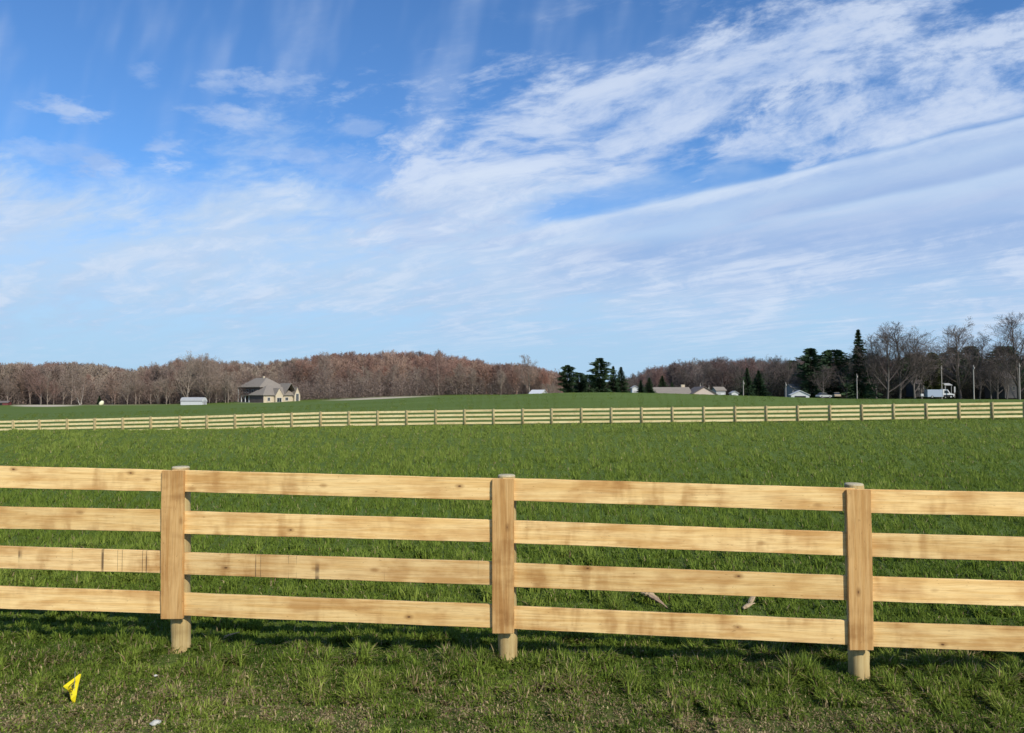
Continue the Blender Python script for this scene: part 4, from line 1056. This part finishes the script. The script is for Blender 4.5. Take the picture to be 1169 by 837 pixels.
for (cx, cy, rx, ry, am) in [(70,121,46,15,.95),(190,164,24,17,.75),(116,190,36,15,.9),(298,90,78,22,.75),(272,134,58,22,.8),(325,177,78,13,.65),(405,141,30,11,.6),(40,168,80,14,.5),(160,76,24,14,.35),(400,192,110,22,.5),(470,238,150,20,.6),(350,225,120,22,.5),(200,215,120,20,.35)]:
    dx_ = (X-float(cx))*(1.0/rx); dy_ = (Y-float(cy)-(X-float(cx))*.10)*(1.0/ry)
    d2 = nt.math('SQRT', dx_*dx_+dy_*dy_)
    g_ = ss(1.15, .0, d2+(fine-.5)*1.9+(puff-.5)*3.0)*am
    sm = g_ if sm is None else nt.math('MAXIMUM', sm, g_)
dens = nt.math('MAXIMUM', nt.math('MAXIMUM', band, nt.math('MAXIMUM', band2, band3)), nt.math('MAXIMUM', puffd, wis))
dens = nt.math('MAXIMUM', dens, nt.math('MAXIMUM', sm*.72, under))
dens = nt.math('ADD', dens, wis2*(1.0-dens), clamp=True)
SK = nt.mix(1.0, sky.outputs[0], (.072, .115, .160), 'MULTIPLY')
lowcol = nt.mix(ss(420., 250., Y), (.42,.625,.84), (.52,.68,.89))
c = nt.mix(nt.math('MULTIPLY', lowd, 1.0, clamp=True), SK, lowcol)
bandbody = ss(4., 24., tb)*(1.0-ss(wbot*1.3, wbot*2.2, tb))*ss(600., 760., X)
ccol = nt.mix(ss(.34, .66, puff*.7+streak2*.3), (.40,.54,.82), (.68,.77,.93))
roll = nt.math('MAXIMUM', ss(wbot*.9, wbot*1.7, tb)*(1.0-ss(wbot*1.7, wbot*3.2+14.0, tb))*ss(560., 700., X), ss(-26., -6., t2)*(1.0-ss(-4., 5., t2))*ss(800., 900., X))
c = nt.mix(roll*.6, c, (.24,.39,.72))
ccol = nt.mix(bandbody*.75, ccol, (.40,.53,.80))
eline = nt.math('MAXIMUM', ss(-3., 3., tb)*(1.0-ss(3., 20., tb))*ss(560., 700., X), ss(-3., 4., t2)*(1.0-ss(5., 30., t2))*ss(840., 980., X)*.8)
ccol = nt.mix(eline*.7, ccol, (.62,.74,.92))
c = nt.mix(nt.math('MULTIPLY', dens, .95, clamp=True), c, ccol)
nt.set(bg.inputs['Color'], c); bg.inputs['Strength'].default_value = 1.0
w.cycles.sampling_method = 'MANUAL'; w.cycles.sample_map_resolution = 256
sl = bpy.data.lights.new('Sun', 'SUN'); sl.energy = 4.4; sl.angle = R(.53); sl.color = (1, .945, .85)
so = bpy.data.objects.new('Sun', sl); COL.objects.link(so)
e, a = R(SUN_EL), R(SUN_AZ); to_sun = Vector((math.sin(a)*math.cos(e), -math.cos(a)*math.cos(e), math.sin(e)))
so.rotation_euler = to_sun.to_track_quat('Z', 'Y').to_euler(); so.location = (20, -30, 40)
cam = bpy.data.cameras.new('Camera'); cam.sensor_width = 36; cam.lens = 36*F/W0; cam.clip_start = .05; cam.clip_end = 12000
co = bpy.data.objects.new('Camera', cam); COL.objects.link(co); co.location = (0, 0, CZ); co.rotation_euler = (math.pi/2+PITCH, 0, 0)
scn.camera = co
scn.render.resolution_x = 1024; scn.render.resolution_y = 733
scn.view_settings.view_transform = 'Standard'; scn.view_settings.look = 'None'; scn.view_settings.exposure = 0; scn.view_settings.gamma = 1
scn.render.engine = 'CYCLES'; scn.cycles.use_adaptive_sampling = True; scn.cycles.adaptive_threshold = .02; scn.cycles.max_bounces = 5; scn.cycles.diffuse_bounces = 2; scn.cycles.transmission_bounces = 2; scn.cycles.glossy_bounces = 2
